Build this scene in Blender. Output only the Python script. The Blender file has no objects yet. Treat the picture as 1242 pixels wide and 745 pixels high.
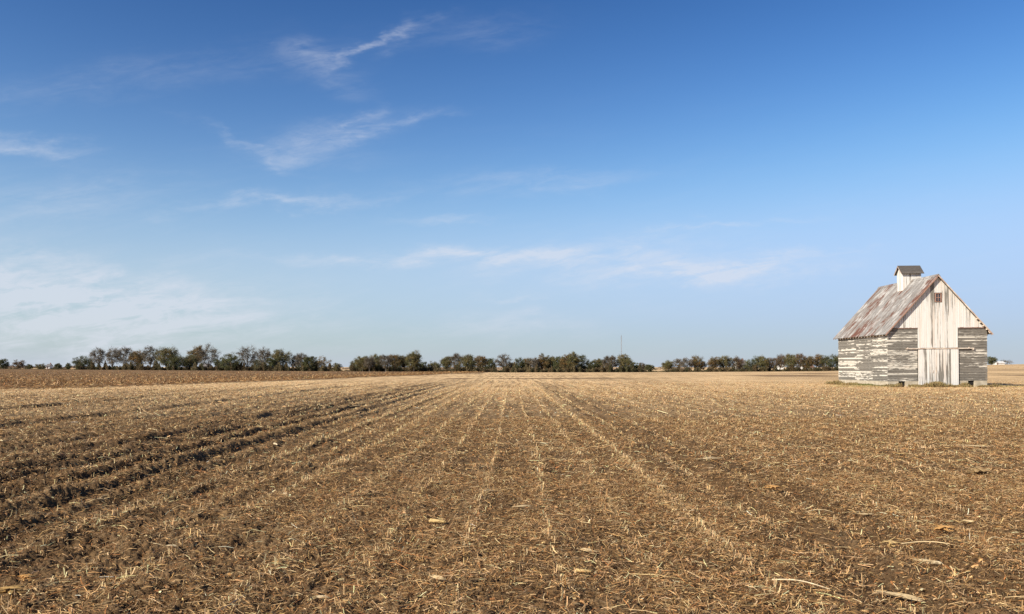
import bpy, math, random
import numpy as np
from mathutils import Vector

S = bpy.context.scene
COL = S.collection
R = math.radians

# ------------------------------------------------------------------ camera
EYE, FPX, VPX, VPY = 1.65, 1040.0, 623.0, 445.0      # eye height, focal length and vanishing point in photo pixels
cam = bpy.data.cameras.new('camera')
cam.sensor_width = 36.0
cam.lens = 36.0 * FPX / 1242.0
cam.shift_x = (621.0 - VPX) / 1242.0
cam.shift_y = (VPY - 372.5) / 1242.0
cam.clip_end = 30000.0
camo = bpy.data.objects.new('camera', cam)
camo.location = (0, 0, EYE)
camo.rotation_euler = (R(90), 0, 0)
COL.objects.link(camo)
S.camera = camo

# ------------------------------------------------------------------ light
SUN_AZ, SUN_EL = R(180 + 55), R(32.5)                # azimuth clockwise from +Y (the view), elevation
sunv = Vector((math.sin(SUN_AZ) * math.cos(SUN_EL), math.cos(SUN_AZ) * math.cos(SUN_EL), math.sin(SUN_EL)))
sl = bpy.data.lights.new('sun', 'SUN')
sl.energy = 5.0
sl.angle = R(0.53)
sl.color = (1.0, 0.91, 0.77)
so = bpy.data.objects.new('sun', sl)
so.rotation_euler = (-sunv).to_track_quat('-Z', 'Y').to_euler()
so.location = (-20, -20, 30)
COL.objects.link(so)

S.view_settings.view_transform = 'Standard'
S.view_settings.look = 'None'
S.view_settings.exposure = 0.75
S.view_settings.gamma = 1.0
S.view_settings.use_curve_mapping = False

SKY_STRENGTH = 0.066
world = bpy.data.worlds.new('World')
S.world = world
world.use_nodes = True


class NT:
    """Small helper to write node trees."""
    def __init__(self, nt):
        self.nt = nt
        nt.nodes.clear()

    def n(self, t, **kw):
        nd = self.nt.nodes.new(t)
        for k, v in kw.items():
            setattr(nd, k, v)
        return nd

    def link(self, a, b):
        self.nt.links.new(a, b)

    def put(self, sock, v):
        if v is None:
            return
        if hasattr(v, 'is_output') or isinstance(v, bpy.types.NodeSocket):
            self.link(v, sock)
        else:
            sock.default_value = v

    def m(self, op, a, b=None, c=None, clamp=False):
        nd = self.n('ShaderNodeMath', operation=op)
        nd.use_clamp = clamp
        self.put(nd.inputs[0], a)
        self.put(nd.inputs[1], b)
        self.put(nd.inputs[2], c)
        return nd.outputs[0]

    def vm(self, op, a, b=None):
        nd = self.n('ShaderNodeVectorMath', operation=op)
        self.put(nd.inputs[0], a)
        self.put(nd.inputs[1], b)
        return nd.outputs[0]

    def xyz(self, x, y, z):
        nd = self.n('ShaderNodeCombineXYZ')
        for i, v in enumerate((x, y, z)):
            self.put(nd.inputs[i], v)
        return nd.outputs[0]

    def noise(self, vec, scale, detail=4, rough=0.55, dist=0.0, lac=2.0):
        nd = self.n('ShaderNodeTexNoise')
        if vec is not None:
            self.link(vec, nd.inputs['Vector'])
        nd.inputs['Scale'].default_value = scale
        nd.inputs['Detail'].default_value = detail
        nd.inputs['Roughness'].default_value = rough
        nd.inputs['Lacunarity'].default_value = lac
        nd.inputs['Distortion'].default_value = dist
        return nd.outputs['Fac']

    def ramp(self, v, lo, hi, a=0.0, b=1.0, smooth=True):
        nd = self.n('ShaderNodeMapRange')
        nd.interpolation_type = 'SMOOTHSTEP' if smooth else 'LINEAR'
        nd.clamp = True
        self.put(nd.inputs['Value'], v)
        self.put(nd.inputs['From Min'], lo)
        self.put(nd.inputs['From Max'], hi)
        self.put(nd.inputs['To Min'], a)
        self.put(nd.inputs['To Max'], b)
        return nd.outputs['Result']

    def mix(self, f, a, b):
        nd = self.n('ShaderNodeMix', data_type='RGBA')
        self.put(nd.inputs['Factor'], f)
        for s, v in ((nd.inputs['A'], a), (nd.inputs['B'], b)):
            pass
        ia = [i for i in nd.inputs if i.type == 'RGBA']
        for s, v in zip(ia, (a, b)):
            if isinstance(v, tuple) and len(v) == 3:
                v = (*v, 1.0)
            self.put(s, v)
        return [o for o in nd.outputs if o.type == 'RGBA'][0]


def build_world():
    t = NT(world.node_tree)
    sky = t.n('ShaderNodeTexSky')
    sky.sky_type = 'NISHITA'
    sky.sun_disc = False
    sky.sun_elevation = SUN_EL
    sky.sun_rotation = SUN_AZ
    sky.altitude = 200
    sky.air_density = 1.0
    sky.dust_density = 0.6
    sky.ozone_density = 3.0
    tc = t.n('ShaderNodeTexCoord')
    sep = t.n('ShaderNodeSeparateXYZ')
    t.link(tc.outputs['Generated'], sep.inputs[0])
    dx, dy, dz = sep.outputs
    dys = t.m('MAXIMUM', dy, 0.08)
    u = t.m('DIVIDE', dx, dys)            # bearing and height of the direction: the clouds sit at infinity
    v = t.m('DIVIDE', dz, dys)
    # wisp distortion
    w = t.xyz(t.m('MULTIPLY', u, 3.0), t.m('MULTIPLY', v, 7.0), 0.0)
    n1 = t.noise(w, 2.2, 5, 0.6)
    n2 = t.noise(t.vm('ADD', w, (7.3, 2.1, 5.0)), 2.6, 5, 0.6)
    uu = t.m('ADD', u, t.m('MULTIPLY', t.m('SUBTRACT', n1, 0.5), 0.15))
    vv = t.m('ADD', v, t.m('MULTIPLY', t.m('SUBTRACT', n2, 0.5), 0.075))

    # lobes: centre x, y, half length, half width (photo scale), tilt (deg, up to the right), strength
    lobes = [
        (452, 53, 60, 5, 19, .46), (487, 40, 17, 9, 55, .36), (395, 78, 48, 20, -30, .17), (370, 66, 44, 13, 5, .13), (585, 38, 70, 16, 4, .13),
        (405, 165, 72, 18, 12, .24), (430, 149, 30, 11, 50, .30), (395, 178, 60, 10, 20, .17), (488, 151, 62, 6, 9, .30), (300, 180, 70, 5, -24, .24),
        (365, 192, 70, 12, 0, .18),
        (335, 245, 110, 6, 3, .52), (28, 180, 66, 9, -7, .46), (75, 245, 120, 28, 8, .26), (150, 95, 260, 20, 8, .12),
        (585, 312, 170, 9, 1, .80), (848, 331, 115, 14, 3, 1.5), (730, 305, 120, 22, 6, .40), (700, 325, 150, 14, 2, .26), (880, 270, 90, 4, 5, .36),
        (1005, 308, 70, 5, 8, .30), (650, 220, 130, 12, 3, .24), (545, 263, 50, 5, 0, .24), (430, 320, 120, 8, 0, .26),
        (60, 348, 190, 26, -6, 1.0), (-20, 390, 290, 56, -4, 1.15), (190, 372, 200, 20, -3, .42), (620, 397, 85, 14, 2, .46),
        (625, 361, 44, 4, 2, .3), (80, 318, 130, 10, -10, .30), (1000, 332, 90, 6, 0, .2),
    ]
    tot = None
    for cx, cy, sl_, sw, ang, amp in lobes:
        a = R(ang)
        cu, cv = (cx - VPX) / FPX, (VPY - cy) / FPX
        du, dv = t.m('SUBTRACT', uu, cu), t.m('SUBTRACT', vv, cv)
        p = t.m('ADD', t.m('MULTIPLY', du, math.cos(a) * FPX / sl_), t.m('MULTIPLY', dv, math.sin(a) * FPX / sl_))
        q = t.m('ADD', t.m('MULTIPLY', du, -math.sin(a) * FPX / sw), t.m('MULTIPLY', dv, math.cos(a) * FPX / sw))
        r2 = t.m('ADD', t.m('MULTIPLY', p, p), t.m('MULTIPLY', q, q))
        g = t.m('MULTIPLY', t.m('POWER', 2.71828, t.m('MULTIPLY', r2, -1.0)), amp)
        tot = g if tot is None else t.m('ADD', tot, g)
    # fibres
    fib = t.noise(t.xyz(t.m('MULTIPLY', u, 5.0), t.m('MULTIPLY', t.m('SUBTRACT', v, t.m('MULTIPLY', u, 0.18)), 26.0), 3.0), 2.0, 6, 0.62, 0.6)
    fine = t.noise(t.xyz(t.m('MULTIPLY', u, 12.0), t.m('MULTIPLY', v, 40.0), 9.0), 2.0, 5, 0.65, 1.0)
    brk = t.m('ADD', t.ramp(fib, 0.30, 0.72, 0.25, 1.2), t.ramp(fine, 0.3, 0.72, -0.24, 0.32))
    cloud = t.m('MULTIPLY', tot, t.m('MAXIMUM', brk, 0.0), clamp=True)
    veil = t.m('MULTIPLY', t.ramp(v, 0.0, 0.40, 1.0, 0.0), t.m('MULTIPLY', t.ramp(fib, 0.45, 0.8), 0.08))
    cloud = t.m('MULTIPLY', t.m('ADD', cloud, veil, clamp=True), t.ramp(dy, 0.05, 0.25))
    # low bank of thin haze cloud towards the horizon, all the way round
    el = t.m('ARCSINE', dz)
    low = t.m('POWER', 2.71828, t.m('MULTIPLY', t.m('MAXIMUM', el, 0.0), -9.6))
    hs = t.n('ShaderNodeHueSaturation')
    hs.inputs['Saturation'].default_value = 1.22
    hs.inputs['Value'].default_value = 1.0
    t.link(sky.outputs[0], hs.inputs['Color'])
    # deep, clear autumn blue overhead, paling fast towards the horizon
    sc = t.n('ShaderNodeSeparateColor')
    t.link(hs.outputs[0], sc.inputs[0])
    chan = []
    for i, (a, lim) in enumerate(((.93, 4.0), (.505, 6.4), (.335, 10.4))):
        x = t.m('MULTIPLY', t.m('POWER', t.m('MAXIMUM', sc.outputs[i], 0.0), 1.9), a)
        chan.append(t.m('DIVIDE', x, t.m('POWER', t.m('ADD', t.m('POWER', t.m('DIVIDE', x, lim), 3.0), 1.0), 1 / 3)))
    cc = t.n('ShaderNodeCombineColor')
    for i in range(3):
        t.link(chan[i], cc.inputs[i])
    hz = t.mix(t.m('MULTIPLY', low, 0.97), cc.outputs[0], (4.6, 5.12, 6.0))
    col = t.mix(t.m('MULTIPLY', cloud, .62), hz, (6.6, 6.9, 7.7))
    bg = t.n('ShaderNodeBackground')
    t.link(col, bg.inputs['Color'])
    bg.inputs['Strength'].default_value = SKY_STRENGTH
    out = t.n('ShaderNodeOutputWorld')
    t.link(bg.outputs[0], out.inputs['Surface'])


build_world()


# ------------------------------------------------------------------ helpers
def link_mesh(name, me, mat=None, parent=None, loc=None):
    o = bpy.data.objects.new(name, me)
    COL.objects.link(o)
    if mat is not None:
        me.materials.append(mat)
    if parent is not None:
        o.parent = parent
    if loc is not None:
        o.location = loc
    return o


def tag(o, label=None, cat=None, group=None, kind=None):
    for k, v in (('label', label), ('category', cat), ('group', group), ('kind', kind)):
        if v:
            o[k] = v
    return o


def empty(name, loc, rz=0.0):
    o = bpy.data.objects.new(name, None)
    o.empty_display_size = 0.2
    o.location = loc
    o.rotation_euler = (0, 0, rz)
    COL.objects.link(o)
    return o


class MB:
    """Collects simple solids and links them as one mesh object."""
    def __init__(self):
        self.v, self.f = [], []

    def poly(self, pts, faces):
        b = len(self.v)
        self.v += [tuple(p) for p in pts]
        self.f += [tuple(b + i for i in f) for f in faces]

    def hexa(self, p):
        self.poly(p, [(0, 3, 2, 1), (4, 5, 6, 7), (0, 1, 5, 4), (1, 2, 6, 5), (2, 3, 7, 6), (3, 0, 4, 7)])

    def box(self, x0, x1, y0, y1, z0, z1):
        self.hexa([(x0, y0, z0), (x1, y0, z0), (x1, y1, z0), (x0, y1, z0), (x0, y0, z1), (x1, y0, z1), (x1, y1, z1), (x0, y1, z1)])

    def prism_y(self, xz, y0, y1):
        n = len(xz)
        pts = [(x, y0, z) for x, z in xz] + [(x, y1, z) for x, z in xz]
        fs = [tuple(range(n)), tuple(reversed(range(n, 2 * n)))]
        fs += [(i, i + n, (i + 1) % n + n, (i + 1) % n) for i in range(n)]
        self.poly(pts, fs)

    def prism_x(self, yz, x0, x1):
        n = len(yz)
        pts = [(x0, y, z) for y, z in yz] + [(x1, y, z) for y, z in yz]
        fs = [tuple(reversed(range(n))), tuple(range(n, 2 * n))]
        fs += [(i, (i + 1) % n, (i + 1) % n + n, i + n) for i in range(n)]
        self.poly(pts, fs)

    def tube(self, pts, rad, sides=5):
        pts = [Vector(p) for p in pts]
        b = len(self.v)
        n = len(pts)
        for i, p in enumerate(pts):
            d = (pts[min(i + 1, n - 1)] - pts[max(i - 1, 0)]).normalized()
            a = d.cross(Vector((0.3, 0.9, 0.2)))
            if a.length < 1e-3:
                a = d.cross(Vector((1, 0, 0)))
            a.normalize()
            c = d.cross(a)
            r = rad[i] if hasattr(rad, '__len__') else rad
            for k in range(sides):
                t = 2 * math.pi * k / sides
                self.v.append(tuple(p + a * (r * math.cos(t)) + c * (r * math.sin(t))))
        for i in range(n - 1):
            for k in range(sides):
                k2 = (k + 1) % sides
                self.f.append((b + i * sides + k, b + i * sides + k2, b + (i + 1) * sides + k2, b + (i + 1) * sides + k))
        self.f.append(tuple(b + k for k in reversed(range(sides))))
        self.f.append(tuple(b + (n - 1) * sides + k for k in range(sides)))

    def mesh(self, name):
        me = bpy.data.meshes.new(name)
        me.from_pydata(self.v, [], self.f)
        me.update()
        return me

    def build(self, name, mat, parent=None, loc=None, smooth=False):
        me = self.mesh(name)
        if smooth:
            me.polygons.foreach_set('use_smooth', [True] * len(me.polygons))
        return link_mesh(name, me, mat, parent, loc)


def np_mesh(name, verts, quads=None, tris=None, colors=None, smooth=False):
    """Big meshes straight from numpy arrays."""
    me = bpy.data.meshes.new(name)
    verts = np.ascontiguousarray(verts, np.float32)
    me.vertices.add(len(verts))
    me.vertices.foreach_set('co', verts.ravel())
    loops, starts = [], []
    ofs = 0
    for arr, k in ((quads, 4), (tris, 3)):
        if arr is None or len(arr) == 0:
            continue
        loops.append(np.asarray(arr, np.int32).ravel())
        starts.append(ofs + np.arange(len(arr), dtype=np.int32) * k)
        ofs += len(arr) * k
    loops = np.concatenate(loops)
    starts = np.concatenate(starts)
    me.loops.add(len(loops))
    me.loops.foreach_set('vertex_index', loops)
    me.polygons.add(len(starts))
    me.polygons.foreach_set('loop_start', starts)
    if smooth:
        me.polygons.foreach_set('use_smooth', np.ones(len(starts), bool))
    if colors is not None:
        at = me.color_attributes.new('tint', 'FLOAT_COLOR', 'POINT')
        c = np.ones((len(verts), 4), np.float32)
        c[:, :colors.shape[1]] = colors
        at.data.foreach_set('color', c.ravel())
    me.update(calc_edges=True)
    return me


def hash2(ix, iy, seed):
    h = (ix.astype(np.int64) * 374761393 + iy.astype(np.int64) * 668265263 + seed * 974711) & 0xFFFFFFFF
    h = ((h ^ (h >> 13)) * 1274126177) & 0xFFFFFFFF
    h = h ^ (h >> 16)
    return (h & 0xFFFFFF).astype(np.float64) / float(0xFFFFFF)


def vnoise(x, y, seed=0):
    ix, iy = np.floor(x), np.floor(y)
    fx, fy = x - ix, y - iy
    fx, fy = fx * fx * (3 - 2 * fx), fy * fy * (3 - 2 * fy)
    a, b = hash2(ix, iy, seed), hash2(ix + 1, iy, seed)
    c, d = hash2(ix, iy + 1, seed), hash2(ix + 1, iy + 1, seed)
    return (a * (1 - fx) + b * fx) * (1 - fy) + (c * (1 - fx) + d * fx) * fy


def fbm(x, y, seed=0, octs=4, gain=0.5):
    s, a, t = 0.0, 1.0, 0.0
    for i in range(octs):
        s = s + a * vnoise(x, y, seed + i * 17)
        t += a
        a *= gain
        x, y = x * 2.03 + 11.3, y * 2.03 + 5.7
    return s / t


def sstep(a, b, x):
    t = np.clip((x - a) / (b - a), 0, 1)
    return t * t * (3 - 2 * t)


# ------------------------------------------------------------------ lie of the land
FARX = np.array([-400, 0, 90, 400, 620, 800, 1000, 1120, 1180, 1242, 1500.])
FARY = np.array([447.6, 448, 448.8, 451.2, 452.3, 451.8, 450.4, 446.0, 443.0, 441.8, 441.])
ROW = 0.76                                            # row spacing
ROW0 = 0.40


def roll(x, y):
    """Gentle large-scale relief of the farmland."""
    x, y = np.asarray(x, float), np.asarray(y, float)
    yy = np.maximum(y, 1e-3)
    px = VPX + FPX * np.clip(x / yy, -3, 3)
    far = np.interp(px, FARX, FARY)
    zt = EYE - (far - VPY) * np.minimum(yy, 600.0) / FPX
    return sstep(90, 400, yy) * zt * (y > 0)


RUTS = [(-7.86, .26, .17), (-7.12, .18, .11), (-6.25, .2, .12), (-8.6, .18, .09), (-5.3, .15, .07), (-9.6, .2, .07), (-10.9, .2, .06), (-13.4, .3, .08), (-4.1, .16, .05), (2.75, .22, .08), (3.5, .2, .07), (-19.0, .35, .12)]


def clods(x, y):
    """Small relief: clods, row ridges and wheel ruts."""
    wob = (vnoise(x * .08, y * .12, 91) - .5) * .35
    xr = x + wob * .4
    k = (xr - ROW0) / ROW
    d = (k - np.round(k)) * ROW
    h = (.02 + .055 * sstep(-2.0, -5.5, x) * (.3 + vnoise(k * .9, y * .15, 62))) * np.exp(-(d / .15) ** 2)
    for rx, w, dep in RUTS:
        m = .25 + 1.0 * vnoise(y * .35 + rx, y * 0 + rx * 3, 5) + .5 * (vnoise(x * 2.5, y * 2.0, 6) - .5)
        dd = x - rx + wob * .5 + (vnoise(x * 0 + rx, y * .8, 44) - .5) * .25 * w / .2
        h = h - dep * m * np.exp(-(dd / w) ** 2) + dep * .45 * m * np.exp(-((np.abs(dd) - 1.9 * w) / (w * .7)) ** 2)
    left = sstep(2.0, -6.0, x)                          # the left of the field is rougher
    h = h + (fbm(x * 1.6, y * 1.6, 3, 3) - .5) * .07 * (1 + .6 * left)
    n = fbm(x * 6.5, y * 6.5, 31, 4, .6)
    h = h + np.abs(n - .5) * .10 * (1 + .9 * left)
    n2 = fbm(x * 19, y * 19, 57, 3, .6)
    h = h + (n2 - .5) * .05 * (1 + .7 * left)
    h = h + (fbm(x * 43, y * 43, 83, 2, .6) - .5) * .034 * (1 + .8 * left)
    return h


def gz(x, y, small=True):
    x, y = np.asarray(x, float), np.asarray(y, float)
    z = roll(x, y)
    if small:
        r = np.hypot(x, y)
        # level ground round the barn
        b = np.maximum(np.abs(x - 34.6) - 4.6, np.abs(y - 75.3) - 5.9)
        z = z + clods(x, y) * (1 - sstep(55, 130, r)) * sstep(0.0, 2.0, b)
    return z


def px2g(px, py, small=False):
    """The ground point seen at a point of the photograph."""
    px, py = float(px), float(py)
    Y = 3.0
    step = 1.01
    while Y < 900:
        X = (px - VPX) * Y / FPX
        if EYE - (py - VPY) * Y / FPX <= float(gz(X, Y, small)):
            break
        Y *= step
    return (px - VPX) * Y / FPX, Y


CORN_EDGE = [px2g(a, b) for a, b in ((-260, 485), (0, 474), (99, 472), (198, 468.3), (261, 466), (330, 463.6), (396, 460.6), (460, 457.4), (520, 455.3), (548, 453.6))]
CORN_EDGE.sort()
_cx = np.array([c[0] for c in CORN_EDGE])
_cy = np.array([c[1] for c in CORN_EDGE])


def corn_mask(x, y):
    e = np.interp(x, _cx, _cy)
    return sstep(0, 1, (y - e) / 1.5) * (x < _cx[-1] + 6)


def ell(x, y, cx, cy, sx, sy):
    return np.exp(-((x - cx) / sx) ** 4 - ((y - cy) / sy) ** 4)


TILLED = []
for (pa, pb, py, th) in ((585, 775, 459.4, .6), (540, 575, 459.6, .7), (905, 1030, 456.0, 1.0), (1222, 1300, 455.5, .8), (960, 1030, 453.4, .5), (1160, 1300, 449, .5)):
    xa, ya = px2g(pa, py)
    xb, yb = px2g(pb, py)
    x0, y0 = px2g((pa + pb) / 2, py - th)
    x1, y1 = px2g((pa + pb) / 2, py + th)
    TILLED.append(((xa + xb) / 2, (y0 + y1) / 2, (xb - xa) / 2, abs(y0 - y1) / 2 + .4))


def tilled_mask(x, y):
    m = 0
    for cx, cy, sx, sy in TILLED:
        m = np.maximum(m, ell(x, y, cx, cy, sx, sy))
    return m


# ------------------------------------------------------------------ materials
def new_mat(name):
    m = bpy.data.materials.new(name)
    m.use_nodes = True
    return m, NT(m.node_tree)


def finish(t, color, rough=0.9, bump=None, bump_dist=0.02, bump_strength=0.6, spec=0.2, transl=0.0):
    b = t.n('ShaderNodeBsdfPrincipled')
    t.put(b.inputs['Base Color'], color if not (isinstance(color, tuple) and len(color) == 3) else (*color, 1))
    t.put(b.inputs['Roughness'], rough)
    b.inputs['Specular IOR Level'].default_value = spec
    if bump is not None:
        bp = t.n('ShaderNodeBump')
        bp.inputs['Strength'].default_value = bump_strength
        bp.inputs['Distance'].default_value = bump_dist
        t.link(bump, bp.inputs['Height'])
        t.link(bp.outputs[0], b.inputs['Normal'])
    out = t.n('ShaderNodeOutputMaterial')
    sh = b.outputs[0]
    if transl:
        tr = t.n('ShaderNodeBsdfTranslucent')
        t.put(tr.inputs['Color'], color if not (isinstance(color, tuple) and len(color) == 3) else (*color, 1))
        mx = t.n('ShaderNodeMixShader')
        mx.inputs[0].default_value = transl
        t.link(sh, mx.inputs[1])
        t.link(tr.outputs[0], mx.inputs[2])
        sh = mx.outputs[0]
    t.link(sh, out.inputs['Surface'])
    return b


def objco(t, sx=1, sy=1, sz=1):
    tc = t.n('ShaderNodeTexCoord')
    return t.vm('MULTIPLY', tc.outputs['Object'], (sx, sy, sz))


def mat_ground():
    m, t = new_mat('field_soil')
    p = objco(t)
    at = t.n('ShaderNodeAttribute', attribute_name='tint')
    sp = t.n('ShaderNodeSeparateColor')
    t.link(at.outputs['Color'], sp.inputs[0])
    corn, dark, cover = sp.outputs
    big = t.noise(objco(t, .05, .03, 1), 1.0, 4, .6)
    mid = t.noise(p, .9, 4, .6)
    row = t.noise(objco(t, 2.6, .06, 1), 1.0, 3, .5)              # residue lies in strips along the rows
    fine = t.noise(p, 9.0, 5, .7)
    vfine = t.noise(p, 48.0, 4, .7)
    soil = t.mix(t.ramp(vfine, .3, .7), (.030, .0165, .007), (.105, .060, .027))
    soil = t.mix(t.ramp(mid, .35, .7, 0, .5), soil, (.075, .046, .025))
    straw = t.mix(t.ramp(fine, .35, .7), (.50, .335, .165), (.80, .565, .31))
    f = t.m('ADD', t.m('MULTIPLY', t.ramp(fine, .36, .62), .35), t.m('MULTIPLY', t.ramp(vfine, .4, .62), .3))
    f = t.m('ADD', f, t.ramp(row, .35, .65, -.32, .28))
    f = t.m('ADD', f, t.ramp(big, .35, .65, -.16, .16))
    f = t.m('ADD', f, t.ramp(mid, .35, .65, -.12, .12))
    f = t.m('MULTIPLY', t.m('ADD', f, .44, clamp=True), cover, clamp=True)
    c = t.mix(f, soil, straw)
    cst = t.noise(objco(t, .5, .25, 1), 1.0, 5, .7)
    cc = t.mix(t.ramp(cst, .3, .7), (.105, .060, .028), (.25, .155, .072))
    cc = t.mix(t.ramp(fine, .35, .7, 0, .5), cc, (.10, .055, .025))
    c = t.mix(corn, c, cc)
    c = t.mix(t.m('MULTIPLY', dark, .75), c, (.085, .045, .024))
    bump = t.m('ADD', t.m('MULTIPLY', fine, 1.0), t.m('MULTIPLY', vfine, .35))
    finish(t, c, .95, bump, .05, .5, .1)
    return m


def mat_tint(name, transl=0.0, rough=.85, var=0.35):
    """Natural colour per piece (stored on the mesh), lightly mottled."""
    m, t = new_mat(name)
    at = t.n('ShaderNodeAttribute', attribute_name='tint')
    n = t.noise(objco(t), 30.0, 3, .6)
    c = t.mix(t.ramp(n, .3, .7, 0, var), at.outputs['Color'], (.10, .06, .03))
    finish(t, c, rough, spec=.25, transl=transl)
    return m


def mat_plain(name, col, var=None, scale=3.0, stretch=(1, 1, 1), rough=.85, spec=.3, metal=0.0):
    m, t = new_mat(name)
    if var is None:
        var = tuple(c * .65 for c in col)
    n = t.noise(objco(t, *stretch), scale, 5, .6)
    c = t.mix(t.ramp(n, .3, .7), col, var)
    b = finish(t, c, rough, n, .01, .3, spec)
    b.inputs['Metallic'].default_value = metal
    return m


def mat_boards(name, stretch, paint, white=(.78, .73, .64), wood=(.235, .218, .188), wood2=(.125, .113, .095), tan=(.56, .40, .28), tan_amt=.35, spread=.16):
    """Old boards: flaking white paint over grey wood, a little different on every board."""
    m, t = new_mat(name)
    g = t.n('ShaderNodeNewGeometry')
    rnd = g.outputs['Random Per Island']
    ofs = t.xyz(t.m('MULTIPLY', rnd, 37.0), t.m('MULTIPLY', rnd, 91.0), t.m('MULTIPLY', rnd, 53.0))
    p = t.vm('ADD', objco(t, *stretch), ofs)
    n = t.noise(p, 1.0, 5, .68)
    n2 = t.noise(p, 3.6, 4, .7)
    big = t.noise(objco(t, .35, .35, .35), 1.0, 3, .5)
    wd = t.mix(t.ramp(n2, .3, .7), wood, wood2)
    # how much paint is left
    thr = t.m('ADD', t.m('MULTIPLY', rnd, spread), t.m('ADD', .5 - paint, t.m('MULTIPLY', t.m('SUBTRACT', big, .5), .35)))
    f = t.ramp(t.m('SUBTRACT', t.m('ADD', t.m('MULTIPLY', n, .75), t.m('MULTIPLY', n2, .25)), thr), -.02, .055)
    stain = t.noise(t.vm('ADD', p, (3.1, 8.2, 1.7)), .55, 4, .6)
    wh = t.mix(t.ramp(stain, .45, .75, 0, tan_amt), white, tan)
    wh = t.mix(t.ramp(n2, .45, .8, 0, .3), wh, wood)
    wh = t.mix(t.m('MULTIPLY', rnd, .22), wh, (.50, .45, .39))
    c = t.mix(f, wd, wh)
    finish(t, c, .8, t.m('ADD', n2, f), .006, .5, .25)
    return m


def mat_roof():
    m, t = new_mat('rusty_sheet_roof')
    g = t.n('ShaderNodeNewGeometry')
    rnd = g.outputs['Random Per Island']
    p = objco(t)
    a = t.noise(objco(t, .33, .5, .33), 1.0, 5, .68, .6)
    b = t.noise(objco(t, .9, 3.2, .9), 1.0, 5, .7)
    d = t.noise(objco(t, 4, 9, 4), 1.0, 4, .7)
    base = t.mix(t.ramp(b, .3, .7), (.29, .275, .255), (.125, .115, .105))
    base = t.mix(t.m('MULTIPLY', rnd, .45), base, (.18, .16, .145))
    v = t.m('ADD', t.m('MULTIPLY', a, .62), t.m('ADD', t.m('MULTIPLY', b, .28), t.m('MULTIPLY', rnd, .09)))
    base = t.mix(t.ramp(v, .46, .55, 0, .6), base, (.165, .12, .095))
    base = t.mix(t.ramp(t.noise(objco(t, .5, .9, .5), 1.3, 4, .7), .5, .62, 0, .8), base, (.40, .385, .36))
    c = t.mix(t.ramp(v, .53, .585, 0, .95), base, (.115, .046, .029))
    c = t.mix(t.ramp(d, .5, .8, 0, .4), c, (.13, .09, .075))
    finish(t, c, .72, b, .01, .3, .25)
    return m


M_GROUND = mat_ground()
M_STRAW = mat_tint('dry_straw', .15)
M_LEAF = mat_tint('autumn_leaf', .25, .8, .15)
M_HUSK = mat_tint('corn_husk', .2, .7, .3)
M_GRASS = mat_tint('dry_grass', .25)
M_VBOARD = mat_boards('white_upright_boards', (7.5, 7.5, .30), .215, white=(.65, .64, .605), spread=.2, tan_amt=.55)
M_HBOARD = mat_boards('weathered_level_boards', (1.5, 1.5, 9.5), .090, white=(.62, .585, .505), tan_amt=.25, spread=.24)
M_HBOARD_GREY = mat_boards('greyed_level_boards', (1.3, 1.3, 9.5), .040, spread=.24, white=(.60, .56, .48), wood=(.215, .196, .168), tan_amt=.2)
M_TRIM = mat_plain('trim_board', (.66, .58, .48), (.36, .25, .19), 2.0, (1, 1, 1))
M_RAKE = mat_plain('red_brown_edge', (.34, .20, .15), (.22, .135, .105), 2.0)
M_UNDER = mat_plain('roof_underside', (.10, .085, .07), (.06, .05, .04), 3.0)
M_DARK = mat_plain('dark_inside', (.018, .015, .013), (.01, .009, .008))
M_CONC = mat_plain('old_concrete', (.47, .41, .31), (.33, .28, .2), 2.5, (1, 1, 1.5))
M_ROOF = mat_roof()
M_SHINGLE = mat_plain('dark_shingle', (.095, .085, .075), (.06, .052, .046), 6.0, (1, 3, 3))
M_BARK = mat_plain('bark', (.17, .14, .11), (.09, .072, .055), 2.0)
M_TWIG = mat_plain('twigs', (.21, .185, .155), (.14, .12, .10), 1.0)
M_WHITE = mat_plain('white_paint', (.66, .65, .62), (.5, .49, .46), 1.0)
M_GREYROOF = mat_plain('grey_shingle', (.16, .15, .145), (.11, .10, .095), 1.5)
M_REDROOF = mat_plain('brown_roof', (.22, .12, .09), (.15, .085, .065), 1.5)
M_STEEL = mat_plain('galvanised_steel', (.30, .31, .33), (.24, .25, .27), 1.0, rough=.5, metal=.2)


def mat_glass():
    m, t = new_mat('window_glass')
    b = finish(t, (.035, .04, .05), .12, spec=.6)
    return m


M_GLASS = mat_glass()


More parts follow.
